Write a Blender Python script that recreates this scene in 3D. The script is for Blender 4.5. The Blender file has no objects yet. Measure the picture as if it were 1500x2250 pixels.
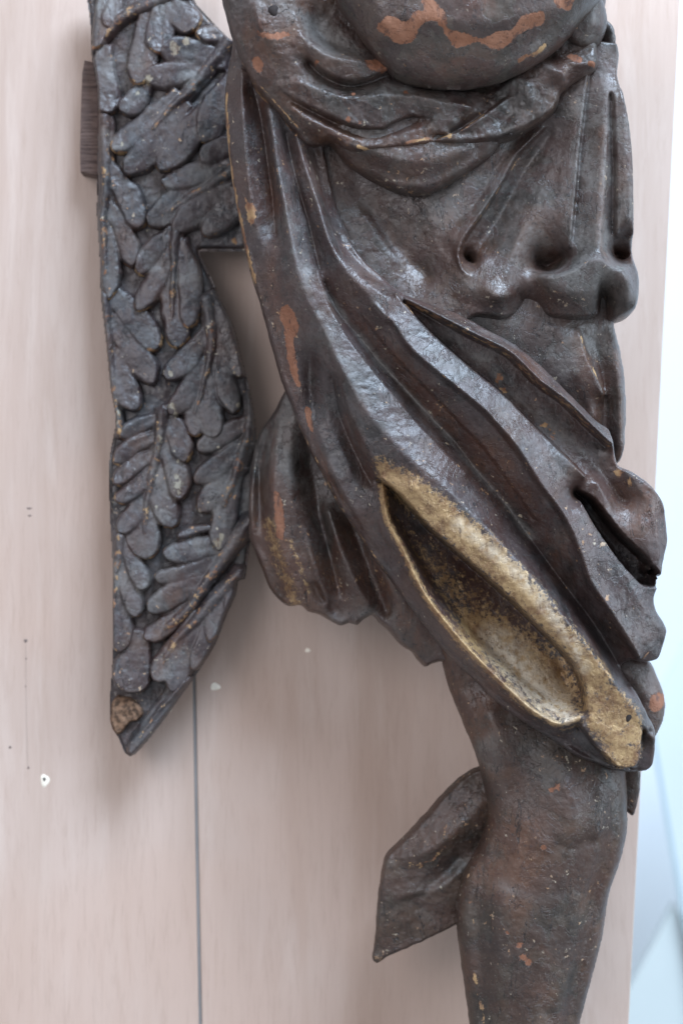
import bpy, math, random
import numpy as np
from mathutils import Vector

random.seed(7)
scene = bpy.context.scene
C = scene.collection

# ------------------------------------------------------------------ camera, world, lamps
U = 1.0 / 3000.0            # one traced unit is a third of a millimetre
D = 1.8                     # camera to the statue's middle plane
cam_d = bpy.data.cameras.new("camera")
cam = bpy.data.objects.new("camera", cam_d); C.objects.link(cam)
cam.location = (0, -D, 0); cam.rotation_euler = (math.radians(90), 0, 0)
cam_d.sensor_width = 36; cam_d.sensor_fit = 'AUTO'
cam_d.lens = 36 * D / 0.75
cam_d.clip_start = 0.05; cam_d.clip_end = 50
cam_d.dof.use_dof = True
cam_d.dof.focus_distance = D - 0.035
cam_d.dof.aperture_fstop = 4.0
scene.camera = cam

world = bpy.data.worlds.new("World"); scene.world = world; world.use_nodes = True
bg = world.node_tree.nodes["Background"]
bg.inputs[0].default_value = (0.84, 0.90, 1.0, 1); bg.inputs[1].default_value = 0.52

def area(name, loc, target, sx, sy, power, col):
    l = bpy.data.lights.new(name, 'AREA'); l.shape = 'RECTANGLE'; l.size = sx; l.size_y = sy
    l.energy = power; l.color = col
    o = bpy.data.objects.new(name, l); C.objects.link(o); o.location = loc
    o.rotation_euler = (Vector(target) - Vector(loc)).to_track_quat('-Z', 'Y').to_euler()
    return o
area("window_light", (0.85, -1.35, 2.2), (0, 0, 0.0), 1.4, 1.1, 166, (0.64, 0.80, 1.0))
area("side_window_light", (2.3, -0.95, 0.2), (0.1, 0, 0.0), 1.0, 1.6, 40, (0.72, 0.86, 1.0))
area("room_fill_light", (-1.6, -2.6, 0.9), (0, 0, 0), 1.6, 1.6, 34, (0.97, 0.95, 1.0))  # added fill from the left front, lifts the shadows
area("wall_fill_light", (1.6, 0.45, 0.6), (0.5, 0.95, -0.1), 0.8, 1.2, 5, (0.72, 0.87, 1.0))  # added back light that brightens the far wall

scene.view_settings.view_transform = 'Standard'
scene.view_settings.look = 'None'
scene.view_settings.exposure = 0.0
scene.view_settings.gamma = 1.0

# ------------------------------------------------------------------ helpers
def link(o, parent=None):
    C.objects.link(o)
    if parent is not None: o.parent = parent
    return o
def W(px, py, h, hb=None):
    """traced point -> metres; the outline lies in the plane of height hb"""
    if hb is None: hb = h
    s = (D - hb * U) / D
    return ((px - 750) * U * s, -h * U, (1125 - py) * U * s)

_lat = {}
def vnoise(x, y, seed=0):
    if seed not in _lat:
        _lat[seed] = np.random.RandomState(seed + 11).rand(257, 257)
    L = _lat[seed]
    xi = np.floor(x).astype(int); yi = np.floor(y).astype(int)
    fx = x - xi; fy = y - yi
    fx = fx * fx * (3 - 2 * fx); fy = fy * fy * (3 - 2 * fy)
    xi %= 256; yi %= 256
    a = L[yi, xi]; b = L[yi, xi + 1]; c = L[yi + 1, xi]; d = L[yi + 1, xi + 1]
    return (a * (1 - fx) + b * fx) * (1 - fy) + (c * (1 - fx) + d * fx) * fy
def fbm(x, y, scale, seed=0, octv=3):
    v = 0; a = 1; t = 0
    for k in range(octv):
        v = v + a * vnoise(x / scale + 31.7 * k + 500, y / scale + 17.3 * k + 500, seed + k); t += a
        a *= 0.5; scale *= 0.5
    return v / t - 0.5

def spline(pts, closed=False, step=4.0):
    P = np.array(pts, float); n = len(P)
    if n == 2:
        m = max(2, int(np.hypot(*(P[1] - P[0])[:2]) / step) + 1)
        t = np.linspace(0, 1, m)[:, None]
        return P[0] * (1 - t) + P[1] * t
    out = []
    rng = n if closed else n - 1
    for i in range(rng):
        if closed:
            p0, p1, p2, p3 = P[(i - 1) % n], P[i], P[(i + 1) % n], P[(i + 2) % n]
        else:
            p0, p1, p2, p3 = P[max(i - 1, 0)], P[i], P[i + 1], P[min(i + 2, n - 1)]
        L = np.hypot(*(p2 - p1)[:2]); m = max(1, int(L / step))
        for k in range(m):
            t = k / m
            # damped tangents keep the corners that the carver left
            m1 = (p2 - p0) * 0.42; m2 = (p3 - p1) * 0.42
            l0 = np.hypot(*(p1 - p0)[:2]) + 1e-6; l2 = np.hypot(*(p3 - p2)[:2]) + 1e-6
            m1 = m1 * min(1, 2 * L / (L + l0)); m2 = m2 * min(1, 2 * L / (L + l2))
            h00 = 2*t**3 - 3*t**2 + 1; h10 = t**3 - 2*t**2 + t; h01 = -2*t**3 + 3*t**2; h11 = t**3 - t**2
            out.append(h00 * p1 + h10 * m1 + h01 * p2 + h11 * m2)
    if not closed: out.append(P[-1])
    return np.array(out)

def offset(c, g):
    """shift a curve: positive g to the lower left of a line walked downwards"""
    d = np.gradient(c[:, :2], axis=0); l = np.hypot(d[:, 0], d[:, 1]) + 1e-9
    n = np.stack([-d[:, 1] / l, d[:, 0] / l], 1)
    r = c.copy(); r[:, :2] += n * g
    return r
def step_edge(pts, hA, hB, g=4):
    """a carved edge: hA on the lower-left side, hB on the upper-right side (numbers or per-point lists)"""
    P = np.array(pts, float)[:, :2]
    def mk(h):
        h = np.full(len(P), h, float) if np.isscalar(h) else np.array(h, float)
        return spline(np.column_stack([P, h]), step=2.0)
    return [offset(mk(hA), g), offset(mk(hB), -g)]

def seg_dist(X, Y, poly, closed=True):
    P = poly[:, :2]; Q = np.roll(P, -1, 0) if closed else P[1:]
    if not closed: P = P[:-1]
    x = X.ravel(); y = Y.ravel()
    best = np.full(x.shape, 1e18); inside = np.zeros(x.shape, bool)
    for (ax, ay), (bx, by) in zip(P, Q):
        dx, dy = bx - ax, by - ay; L = dx * dx + dy * dy + 1e-12
        t = np.clip(((x - ax) * dx + (y - ay) * dy) / L, 0, 1)
        d2 = (x - ax - t * dx) ** 2 + (y - ay - t * dy) ** 2
        np.minimum(best, d2, out=best)
        if closed and ay != by:
            c = (ay > y) != (by > y)
            inside ^= c & (x < (bx - ax) * (y - ay) / (by - ay) + ax)
    d = np.sqrt(best)
    if closed: d = np.where(inside, d, -d)
    return d.reshape(X.shape)

def diffuse(curves, x0, y0, nx, ny, st, blur):
    """heights between the traced ridges and valleys, relaxed from coarse to fine"""
    H = None
    for lev in (16, 8, 4, 2, 1):
        s = st * lev; mx = int(math.ceil((nx - 1) / lev)) + 1; my = int(math.ceil((ny - 1) / lev)) + 1
        acc = np.zeros((my, mx)); cnt = np.zeros((my, mx))
        for c in curves:
            P = c
            n = max(2, int(np.sum(np.hypot(*np.diff(P[:, :2], axis=0).T)) / (s * 0.45)))
            t = np.linspace(0, len(P) - 1, n); i = np.minimum(t.astype(int), len(P) - 2); f = (t - i)[:, None]
            Q = P[i] * (1 - f) + P[i + 1] * f
            ix = np.round((Q[:, 0] - x0) / s).astype(int); iy = np.round((Q[:, 1] - y0) / s).astype(int)
            ok = (ix >= 0) & (ix < mx) & (iy >= 0) & (iy < my)
            np.add.at(acc, (iy[ok], ix[ok]), Q[ok, 2]); np.add.at(cnt, (iy[ok], ix[ok]), 1)
        fix = cnt > 0; val = np.where(fix, acc / np.maximum(cnt, 1), 0)
        if H is None:
            H = np.full((my, mx), val[fix].mean())
        else:
            gy = np.minimum(np.arange(my) / 2, H.shape[0] - 1.001); gx = np.minimum(np.arange(mx) / 2, H.shape[1] - 1.001)
            iy = gy.astype(int); ix = gx.astype(int); fy = (gy - iy)[:, None]; fx = (gx - ix)[None]
            iy2 = np.minimum(iy + 1, H.shape[0] - 1); ix2 = np.minimum(ix + 1, H.shape[1] - 1)
            H = (H[iy][:, ix] * (1 - fx) + H[iy][:, ix2] * fx) * (1 - fy) + (H[iy2][:, ix] * (1 - fx) + H[iy2][:, ix2] * fx) * fy
        H[fix] = val[fix]
        for _ in range(260 if lev >= 4 else 120):
            Pd = np.pad(H, 1, mode='edge')
            H = 0.25 * (Pd[:-2, 1:-1] + Pd[2:, 1:-1] + Pd[1:-1, :-2] + Pd[1:-1, 2:])
            H[fix] = val[fix]
    for _ in range(blur):
        Pd = np.pad(H, 1, mode='edge')
        H = 0.5 * H + 0.125 * (Pd[:-2, 1:-1] + Pd[2:, 1:-1] + Pd[1:-1, :-2] + Pd[1:-1, 2:])
    return H[:ny, :nx]

ATTRS = ('chip', 'gold', 'wear', 'dust_sheen', 'warm')
def relief(name, poly, curves, hb, mat, parent, thick=120, R=16, Rb=60, st=3.0, blur=3,
           paint=(), rough=1.6, jag=1.2, seed=1, pow_=0.5, flat_outline=False, hs=1.0, soft=6):
    """A carved piece: its outline, its ridges and valleys with their heights, a rounded rim and a back."""
    pl = np.array(poly, float) if flat_outline else spline(poly, True, 5.0)
    x0 = pl[:, 0].min() - 3 * st; y0 = pl[:, 1].min() - 3 * st
    nx = int((pl[:, 0].max() + 3 * st - x0) / st) + 1; ny = int((pl[:, 1].max() + 3 * st - y0) / st) + 1
    X, Y = np.meshgrid(x0 + np.arange(nx) * st, y0 + np.arange(ny) * st)
    cs = []
    for c in curves:
        if isinstance(c, np.ndarray): cs.append(c)
        else: cs.append(spline(c, step=2.0))
    H = diffuse(cs, x0, y0, nx, ny, st, blur)
    # cut edges stay sharp, everything between them is rubbed smooth
    M = np.zeros(H.shape)
    for c in curves:
        if isinstance(c, np.ndarray):
            ix = np.clip(np.round((c[:, 0] - x0) / st).astype(int), 0, nx - 1); iy = np.clip(np.round((c[:, 1] - y0) / st).astype(int), 0, ny - 1)
            M[iy, ix] = 1
    for _ in range(3):
        P = np.pad(M, 1, mode='edge'); M = np.maximum(M, 0.8 * np.max([P[:-2, 1:-1], P[2:, 1:-1], P[1:-1, :-2], P[1:-1, 2:]], axis=0))
    Hs = H
    for _ in range(int(soft)):
        P = np.pad(Hs, 1, mode='edge'); Hs = 0.4 * Hs + 0.15 * (P[:-2, 1:-1] + P[2:, 1:-1] + P[1:-1, :-2] + P[1:-1, 2:])
        P = np.pad(M, 1, mode='edge'); M = np.maximum(M, 0.25 * (P[:-2, 1:-1] + P[2:, 1:-1] + P[1:-1, :-2] + P[1:-1, 2:]))
    M = np.clip(M * 1.15, 0, 1)
    H = M * H + (1 - M) * Hs
    sd = seg_dist(X, Y, pl)
    sd = sd + jag * 2 * fbm(X, Y, 22, seed + 40, 2)
    keep = sd > -0.55 * st
    gy, gx = np.gradient(sd, st); g2 = gx * gx + gy * gy + 1e-9
    snap = keep & (sd < 0.6 * st)
    Xs = np.where(snap, X - gx * sd / g2, X); Ys = np.where(snap, Y - gy * sd / g2, Y)
    lim = 0.75 * st
    Xs = np.clip(Xs, X - lim, X + lim); Ys = np.clip(Ys, Y - lim, Y + lim)
    dd = np.where(snap, 0, np.maximum(sd, 0))
    t = np.clip(dd / R, 0, 1); e = (1 - (1 - t) ** 2) ** pow_
    tb = np.clip(dd / Rb, 0, 1); eb = np.sqrt(1 - (1 - tb) ** 2)
    tool = 1 + 0 * X
    Hn = H * hs + rough * (2.6 * fbm(X, Y, 46, seed, 2) + 1.2 * fbm(X, Y, 15, seed + 5, 2) + 0.55 * fbm(X, Y, 6, seed + 9, 1))
    zf = hb + e * Hn
    zb = hb - thick * eb
    q = keep[:-1, :-1] & keep[1:, :-1] & keep[:-1, 1:] & keep[1:, 1:]
    used = np.zeros_like(keep)
    used[:-1, :-1] |= q; used[1:, :-1] |= q; used[:-1, 1:] |= q; used[1:, 1:] |= q
    # the rim: used points that touch a missing cell
    cnt = np.zeros(keep.shape, int)
    cnt[:-1, :-1] += q; cnt[1:, :-1] += q; cnt[:-1, 1:] += q; cnt[1:, 1:] += q
    rim = used & (cnt < 4)
    # pull leftover rim points onto the outline and to the middle plane
    Xs = np.where(rim, X - np.clip(gx * sd / g2, -lim * 1.3, lim * 1.3), Xs); Ys = np.where(rim, Y - np.clip(gy * sd / g2, -lim * 1.3, lim * 1.3), Ys)
    zf = np.where(rim, hb + 0.25 * Hn * 0, zf); zb = np.where(rim, zf, zb)
    idx = -np.ones(keep.shape, int); nf = used.sum(); idx[used] = np.arange(nf)
    inner = used & ~rim
    idb = idx.copy(); idb[inner] = nf + np.arange(inner.sum())
    s = (D - (hb + 0.5 * float(np.median(Hn[used]))) * U) / D
    VX = np.concatenate([Xs[used], Xs[inner]]); VY = np.concatenate([Ys[used], Ys[inner]]); VZ = np.concatenate([zf[used], zb[inner]])
    co = np.stack([(VX - 750) * U * s, -VZ * U, (1125 - VY) * U * s], 1)
    iy, ix = np.nonzero(q)
    F = np.stack([idx[iy, ix], idx[iy + 1, ix], idx[iy + 1, ix + 1], idx[iy, ix + 1]], 1)
    B = np.stack([idb[iy, ix], idb[iy, ix + 1], idb[iy + 1, ix + 1], idb[iy + 1, ix]], 1)
    okb = ~((B[:, 0] == F[:, 0]) & (B[:, 1] == F[:, 3]) & (B[:, 2] == F[:, 2]) & (B[:, 3] == F[:, 1]))
    faces = np.concatenate([F, B[okb]])
    me = bpy.data.meshes.new(name)
    me.vertices.add(len(co)); me.vertices.foreach_set("co", co.ravel())
    me.loops.add(len(faces) * 4); me.loops.foreach_set("vertex_index", faces.ravel())
    me.polygons.add(len(faces))
    me.polygons.foreach_set("loop_start", np.arange(len(faces)) * 4)
    me.polygons.foreach_set("loop_total", np.full(len(faces), 4))
    me.polygons.foreach_set("use_smooth", np.ones(len(faces), bool))
    me.update(calc_edges=True); me.validate()
    # paint: surface masks for lost layers, tone, dusty film and painted sheen
    vals = {a: np.zeros(X.shape) for a in ATTRS}
    for a, kind, pts, w, stg in paint:
        if kind == 'poly':
            v = seg_dist(X, Y, spline(pts, True, 6.0)); m = np.clip(0.5 + v / (2 * w), 0, 1) * stg
        elif kind == 'line':
            v = seg_dist(X, Y, spline([p[:2] for p in pts]), False); m = np.clip(1 - v / w, 0, 1) * stg
        elif kind == 'spot':
            m = 0 * X
            for p in pts:
                m = np.maximum(m, np.clip(1 - np.hypot(X - p[0], (Y - p[1])) / p[2], 0, 1) * stg)
        vals[a] = np.maximum(vals[a], m)
    for a in ATTRS:
        at = me.attributes.new(a, 'FLOAT', 'POINT')
        at.data.foreach_set("value", np.concatenate([vals[a][used], vals[a][inner] * 0]).astype(np.float32))
    me.materials.append(mat)
    o = bpy.data.objects.new(name, me)
    return link(o, parent)

# ------------------------------------------------------------------ materials
class NT:
    def __init__(s, mat):
        s.nt = mat.node_tree; s.n = s.nt.nodes; s.l = s.nt.links
    def node(s, t, **kw):
        n = s.n.new(t)
        for k, v in kw.items():
            if k in n.inputs.keys(): pass
            setattr(n, k, v)
        return n
    def set(s, n, i, v):
        if isinstance(v, bpy.types.NodeSocket): s.l.new(v, n.inputs[i])
        else: n.inputs[i].default_value = v
    def coord(s, scale=(1, 1, 1), rot=(0, 0, 0)):
        tc = s.node('ShaderNodeTexCoord'); mp = s.node('ShaderNodeMapping')
        mp.inputs['Scale'].default_value = scale; mp.inputs['Rotation'].default_value = rot
        s.l.new(tc.outputs['Object'], mp.inputs['Vector']); return mp.outputs[0]
    def noise(s, vec, scale, detail=4, rough=0.55, dist=0.0):
        n = s.node('ShaderNodeTexNoise'); s.l.new(vec, n.inputs['Vector'])
        n.inputs['Scale'].default_value = scale; n.inputs['Detail'].default_value = detail
        n.inputs['Roughness'].default_value = rough; n.inputs['Distortion'].default_value = dist
        return n.outputs['Fac']
    def vor(s, vec, scale, feature='DISTANCE_TO_EDGE', rnd=1.0):
        n = s.node('ShaderNodeTexVoronoi'); n.feature = feature; s.l.new(vec, n.inputs['Vector'])
        n.inputs['Scale'].default_value = scale; n.inputs['Randomness'].default_value = rnd
        return n.outputs['Distance']
    def math(s, op, a, b=0.0, c=None, clamp=False):
        n = s.node('ShaderNodeMath'); n.operation = op; n.use_clamp = clamp
        s.set(n, 0, a); s.set(n, 1, b)
        if c is not None: s.set(n, 2, c)
        return n.outputs[0]
    def mix(s, f, a, b):
        n = s.node('ShaderNodeMix'); n.data_type = 'RGBA'
        s.set(n, 0, f); s.set(n, 6, a); s.set(n, 7, b); return n.outputs[2]
    def ramp(s, f, lo, hi, a=0.0, b=1.0):
        n = s.node('ShaderNodeMapRange'); n.interpolation_type = 'SMOOTHSTEP'; n.clamp = True
        s.set(n, 0, f); n.inputs[1].default_value = lo; n.inputs[2].default_value = hi
        n.inputs[3].default_value = a; n.inputs[4].default_value = b
        return n.outputs[0]
    def attr(s, name):
        n = s.node('ShaderNodeAttribute'); n.attribute_name = name; return n.outputs['Fac']
    def bump(s, h, strength, dist, normal=None):
        n = s.node('ShaderNodeBump'); s.set(n, 'Height', h); n.inputs['Strength'].default_value = strength
        n.inputs['Distance'].default_value = dist
        if normal is not None: s.l.new(normal, n.inputs['Normal'])
        return n.outputs[0]
def rgba(r, g, b): return (r, g, b, 1)
def new_mat(name):
    m = bpy.data.materials.new(name); m.use_nodes = True
    t = NT(m); b = t.n['Principled BSDF']; return m, t, b

def patina(name, dark, mid, warm, dusty=rgba(0.175, 0.165, 0.155), warm_amt=0.5, dust_amt=0.35, gloss=0.42,
           fleck=0.5, crack=0.5, chipcol=rgba(0.19, 0.072, 0.034), coat=0.0):
    m, t, b = new_mat(name)
    v = t.coord()
    big = t.noise(v, 14, 5, 0.6, 0.6); midn = t.noise(v, 55, 5, 0.65, 0.3); fine = t.noise(v, 420, 3, 0.7)
    vst = t.coord((1, 1, 0.35)); streak = t.noise(vst, 120, 5, 0.7, 0.8)
    col = t.mix(t.ramp(midn, 0.32, 0.68), dark, mid)
    wf = t.math('MULTIPLY', t.ramp(big, 0.42, 0.66), warm_amt)
    wf = t.math('ADD', wf, t.math('MULTIPLY', t.attr('warm'), t.ramp(streak, 0.25, 0.7)), clamp=True)
    col = t.mix(wf, col, warm)
    # brownish-purple glaze in streaks
    col = t.mix(t.math('MULTIPLY', t.ramp(streak, 0.52, 0.75), 0.45), col, rgba(warm[0] * 0.7, warm[1] * 0.62, warm[2] * 0.75))
    # uneven greyish film: dusty patches, and sheen painted on lit folds
    dn = t.ramp(t.math('ADD', t.noise(v, 30, 6, 0.7), t.math('MULTIPLY', t.attr('dust_sheen'), 0.34)), 0.50, 0.80)
    dn = t.math('MULTIPLY', dn, t.ramp(fine, 0.25, 0.7, 0.55, 1.0))
    col = t.mix(t.math('MULTIPLY', dn, t.math('ADD', dust_amt, t.math('MULTIPLY', t.attr('dust_sheen'), 0.55)), clamp=True), col, dusty)
    # flaking glaze with stepped edges
    fk = t.ramp(t.noise(v, 36, 8, 0.64, 0.5), 0.488, 0.515)
    col = t.mix(t.math('MULTIPLY', fk, 0.42), col, rgba(warm[0] * 0.50, warm[1] * 0.50, warm[2] * 0.72))
    # fine dark and light speckle of the old varnish
    col = t.mix(t.ramp(fine, 0.56, 0.74, 0, 0.40), col, rgba(dusty[0] * 0.9, dusty[1] * 0.84, dusty[2] * 0.78))
    col = t.mix(t.ramp(t.noise(v, 260, 2, 0.6), 0.60, 0.72, 0, 0.55), col, rgba(0.012, 0.010, 0.011))
    # crackle
    vc = t.node('ShaderNodeVectorMath'); vc.operation = 'ADD'
    t.l.new(v, vc.inputs[0])
    nz = t.node('ShaderNodeTexNoise'); nz.inputs['Scale'].default_value = 60; t.l.new(v, nz.inputs['Vector'])
    sc = t.node('ShaderNodeVectorMath'); sc.operation = 'SCALE'; sc.inputs[3].default_value = 0.02
    t.l.new(nz.outputs['Color'], sc.inputs[0]); t.l.new(sc.outputs[0], vc.inputs[1])
    cr = t.vor(vc.outputs[0], 120)
    crm = t.math('MULTIPLY', t.ramp(cr, 0.0, 0.055, 1, 0), t.ramp(t.noise(v, 22, 3), 0.45, 0.6))
    col = t.mix(t.math('MULTIPLY', crm, 0.45 * crack), col, rgba(0.02, 0.016, 0.015))
    vk = t.coord((1, 1, 0.22), (0, math.radians(8), 0))
    hk = t.math('ABSOLUTE', t.math('SUBTRACT', t.noise(vk, 75, 4, 0.6, 0.8), 0.5))
    hkm = t.math('MULTIPLY', t.ramp(hk, 0.002, 0.009, 1, 0), t.ramp(t.noise(v, 26, 2), 0.50, 0.60))
    col = t.mix(t.math('MULTIPLY', hkm, 0.8), col, rgba(0.008, 0.006, 0.006))
    hs = t.math('ABSOLUTE', t.math('SUBTRACT', t.noise(v, 130, 3, 0.6, 1.5), 0.5))
    hsm = t.math('MULTIPLY', t.ramp(hs, 0.003, 0.011, 1, 0), t.ramp(t.noise(v, 33, 3), 0.54, 0.64))
    col = t.mix(t.math('MULTIPLY', hsm, 0.38), col, rgba(0.22, 0.18, 0.15))
    # flecks of bare gesso and ochre
    fl = t.math('ADD', t.noise(v, 210, 4, 0.62), t.math('MULTIPLY', t.noise(v, 24, 2), 0.35))
    flm = t.math('MULTIPLY', t.ramp(fl, 0.865 - 0.03 * fleck, 0.90 - 0.03 * fleck), min(1, fleck * 1.6))
    flcol = t.mix(t.ramp(t.noise(v, 70, 1), 0.4, 0.6), rgba(0.36, 0.20, 0.10), rgba(0.42, 0.36, 0.27))
    col = t.mix(flm, col, flcol)
    # rubbed edges
    we = t.ramp(t.math('ADD', t.attr('wear'), t.math('MULTIPLY', t.math('SUBTRACT', t.noise(v, 170, 5, 0.7), 0.5), 2.1)), 0.50, 0.66)
    wcol = t.mix(t.ramp(t.noise(v, 90, 2), 0.35, 0.65), rgba(0.20, 0.088, 0.045), rgba(0.40, 0.25, 0.12))
    col = t.mix(we, col, wcol)
    # gilding: worn leaf with dark specks
    ga = t.attr('gold')
    gm = t.ramp(t.math('ADD', ga, t.math('MULTIPLY', t.math('SUBTRACT', t.noise(v, 230, 8, 0.8), 0.5), 2.4)), 0.36, 0.62)
    gcol = t.mix(t.ramp(t.noise(v, 60, 7, 0.8), 0.32, 0.62), rgba(0.17, 0.085, 0.040), rgba(0.47, 0.315, 0.155))
    gcol = t.mix(t.math('MULTIPLY', t.attr('dust_sheen'), t.ramp(t.noise(v, 150, 4, 0.7), 0.3, 0.6), clamp=True), gcol, rgba(0.76, 0.68, 0.55))  # cream tint stands in for light on the hollow floor and band
    gcol = t.mix(t.ramp(t.noise(vst, 300, 5, 0.8), 0.54, 0.66, 0, 0.6), gcol, rgba(0.10, 0.052, 0.030))
    col = t.mix(t.math('MULTIPLY', gm, 0.93), col, gcol)
    # flaked paint down to the orange ground
    ca = t.attr('chip')
    ch = t.ramp(t.math('ADD', ca, t.math('MULTIPLY', t.math('SUBTRACT', t.noise(v, 190, 8, 0.78), 0.5), 2.1)), 0.46, 0.54)
    ccol = t.mix(t.ramp(t.noise(v, 60, 4, 0.6), 0.35, 0.7), chipcol, rgba(chipcol[0] * 1.35, chipcol[1] * 1.55, chipcol[2] * 1.8))
    ccol = t.mix(t.ramp(t.noise(vst, 170, 6, 0.75), 0.52, 0.62, 0, 0.85), ccol, rgba(0.07, 0.03, 0.02))
    col = t.mix(ch, col, ccol)
    t.l.new(col, b.inputs['Base Color'])
    bare = t.math('MAXIMUM', ch, we)
    r = t.math('ADD', t.math('ADD', gloss - 0.27, t.math('MULTIPLY', midn, 0.46)), t.math('MULTIPLY', dn, 0.22))
    r = t.math('ADD', r, t.math('MULTIPLY', bare, 0.35), clamp=True)
    r = t.math('MINIMUM', r, 0.95)
    t.l.new(r, b.inputs['Roughness'])
    t.l.new(t.math('MULTIPLY', gm, 0.35), b.inputs['Metallic'])
    b.inputs['Specular IOR Level'].default_value = 0.65
    # fine relief
    h1 = t.math('ADD', t.math('MULTIPLY', midn, 1.0), t.math('MULTIPLY', streak, 0.6))
    n1 = t.bump(h1, 0.42, 0.0018)
    h2 = t.math('SUBTRACT', t.math('MULTIPLY', t.noise(v, 330, 4, 0.7), 0.9), t.math('MULTIPLY', crm, 0.7 * crack))
    h2 = t.math('SUBTRACT', h2, t.math('MULTIPLY', ch, 1.6))
    h2 = t.math('SUBTRACT', h2, t.math('MULTIPLY', hkm, 1.2))
    h2 = t.math('ADD', h2, t.math('MULTIPLY', fk, 0.8))
    h2 = t.math('ADD', h2, t.math('MULTIPLY', gm, 0.25))
    n2 = t.bump(h2, 0.55, 0.0006, n1)
    t.l.new(n2, b.inputs['Normal'])
    return m

M_skirt = patina('old_varnished_skirt', rgba(0.022, 0.018, 0.017), rgba(0.066, 0.055, 0.055), rgba(0.092, 0.042, 0.026), warm_amt=0.55, gloss=0.45)
M_cloth = patina('old_varnished_cloth', rgba(0.022, 0.018, 0.015), rgba(0.072, 0.059, 0.053), rgba(0.095, 0.044, 0.026), warm_amt=0.6, gloss=0.42, fleck=0.4)
M_wing = patina('old_varnished_wing', rgba(0.016, 0.015, 0.018), rgba(0.058, 0.056, 0.060), rgba(0.088, 0.046, 0.032), warm_amt=0.40, gloss=0.42, fleck=0.6, crack=0.35, chipcol=rgba(0.23, 0.185, 0.13))
M_leg = patina('old_varnished_leg', rgba(0.020, 0.014, 0.010), rgba(0.056, 0.037, 0.025), rgba(0.090, 0.038, 0.019), warm_amt=0.75, dust_amt=0.12, gloss=0.50, fleck=0.45)
M_arm = patina('old_varnished_arm', rgba(0.040, 0.032, 0.026), rgba(0.080, 0.062, 0.050), rgba(0.10, 0.048, 0.032), warm_amt=0.5, gloss=0.44, fleck=0.2,
               chipcol=rgba(0.215, 0.086, 0.042))

def board_mat():
    m, t, b = new_mat('bleached_plywood')
    tc = t.node('ShaderNodeTexCoord')
    mp = t.node('ShaderNodeMapping'); mp.inputs['Scale'].default_value = (1, 1, 0.10); mp.inputs['Rotation'].default_value = (0, math.radians(5), 0)
    t.l.new(tc.outputs['Object'], mp.inputs[0]); v = mp.outputs[0]
    n1 = t.noise(v, 9, 6, 0.62, 1.0); n2 = t.noise(v, 60, 6, 0.65, 0.5); n3 = t.noise(v, 300, 5, 0.75, 0.3)
    vb = t.coord(); n4 = t.noise(vb, 5, 3, 0.5)
    col = t.mix(t.ramp(n1, 0.34, 0.68), rgba(0.475, 0.355, 0.292), rgba(0.575, 0.45, 0.385))
    col = t.mix(t.ramp(n2, 0.48, 0.70, 0, 0.32), col, rgba(0.64, 0.53, 0.465))
    col = t.mix(t.ramp(n4, 0.42, 0.68, 0, 0.40), col, rgba(0.53, 0.365, 0.285))
    col = t.mix(t.ramp(n3, 0.46, 0.72, 0, 0.42), col, rgba(0.42, 0.30, 0.24))
    t.l.new(col, b.inputs['Base Color']); b.inputs['Roughness'].default_value = 0.55
    b.inputs['Specular IOR Level'].default_value = 0.3
    t.l.new(t.bump(t.math('ADD', n2, n3), 0.15, 0.0006), b.inputs['Normal'])
    return m
def plain(name, col, rough=0.6, var=0.15, scale=20, spec=0.4):
    m, t, b = new_mat(name)
    v = t.coord(); n = t.noise(v, scale, 4, 0.6)
    c2 = rgba(*[c * (1 - var) for c in col[:3]])
    t.l.new(t.mix(t.ramp(n, 0.35, 0.65), c2, col), b.inputs['Base Color'])
    b.inputs['Roughness'].default_value = rough; b.inputs['Specular IOR Level'].default_value = spec
    t.l.new(t.bump(t.noise(v, scale * 8, 3), 0.15, 0.0005), b.inputs['Normal'])
    return m
def block_mat():
    m, t, b = new_mat('weathered_end_grain')
    v = t.coord((0.25, 1, 3.2)); n = t.noise(v, 160, 5, 0.7, 0.5); n2 = t.noise(t.coord(), 60, 3)
    col = t.mix(t.ramp(n, 0.3, 0.7), rgba(0.050, 0.030, 0.026), rgba(0.20, 0.135, 0.115))
    col = t.mix(t.ramp(n2, 0.45, 0.7, 0, 0.5), col, rgba(0.13, 0.09, 0.08))
    t.l.new(col, b.inputs['Base Color']); b.inputs['Roughness'].default_value = 0.85
    t.l.new(t.bump(n, 0.9, 0.0012), b.inputs['Normal']); return m
M_board = board_mat(); M_block = block_mat()
M_gap = plain('grey_backing', rgba(0.27, 0.26, 0.255), 0.7)
M_wall = plain('pale_blue_plaster', rgba(0.64, 0.68, 0.71), 0.7, 0.04, 3)
M_sheet = plain('pale_green_sheet', rgba(0.55, 0.60, 0.59), 0.5, 0.05, 5)
M_edge = plain('green_glass_edge', rgba(0.40, 0.50, 0.53), 0.4, 0.1, 5)
M_plug = plain('pale_filler', rgba(0.92, 0.83, 0.70), 0.8, 0.1, 200)
M_mark = plain('grey_mark', rgba(0.22, 0.17, 0.15), 0.9, 0.3, 200)
M_hole_shade = plain('hole_shade', rgba(0.03, 0.022, 0.02), 0.9, 0.3, 200)  # near-black colour stands in for the shade inside holes
M_barewood = plain('broken_bare_wood', rgba(0.20, 0.115, 0.070), 0.9, 0.75, 260)

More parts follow.
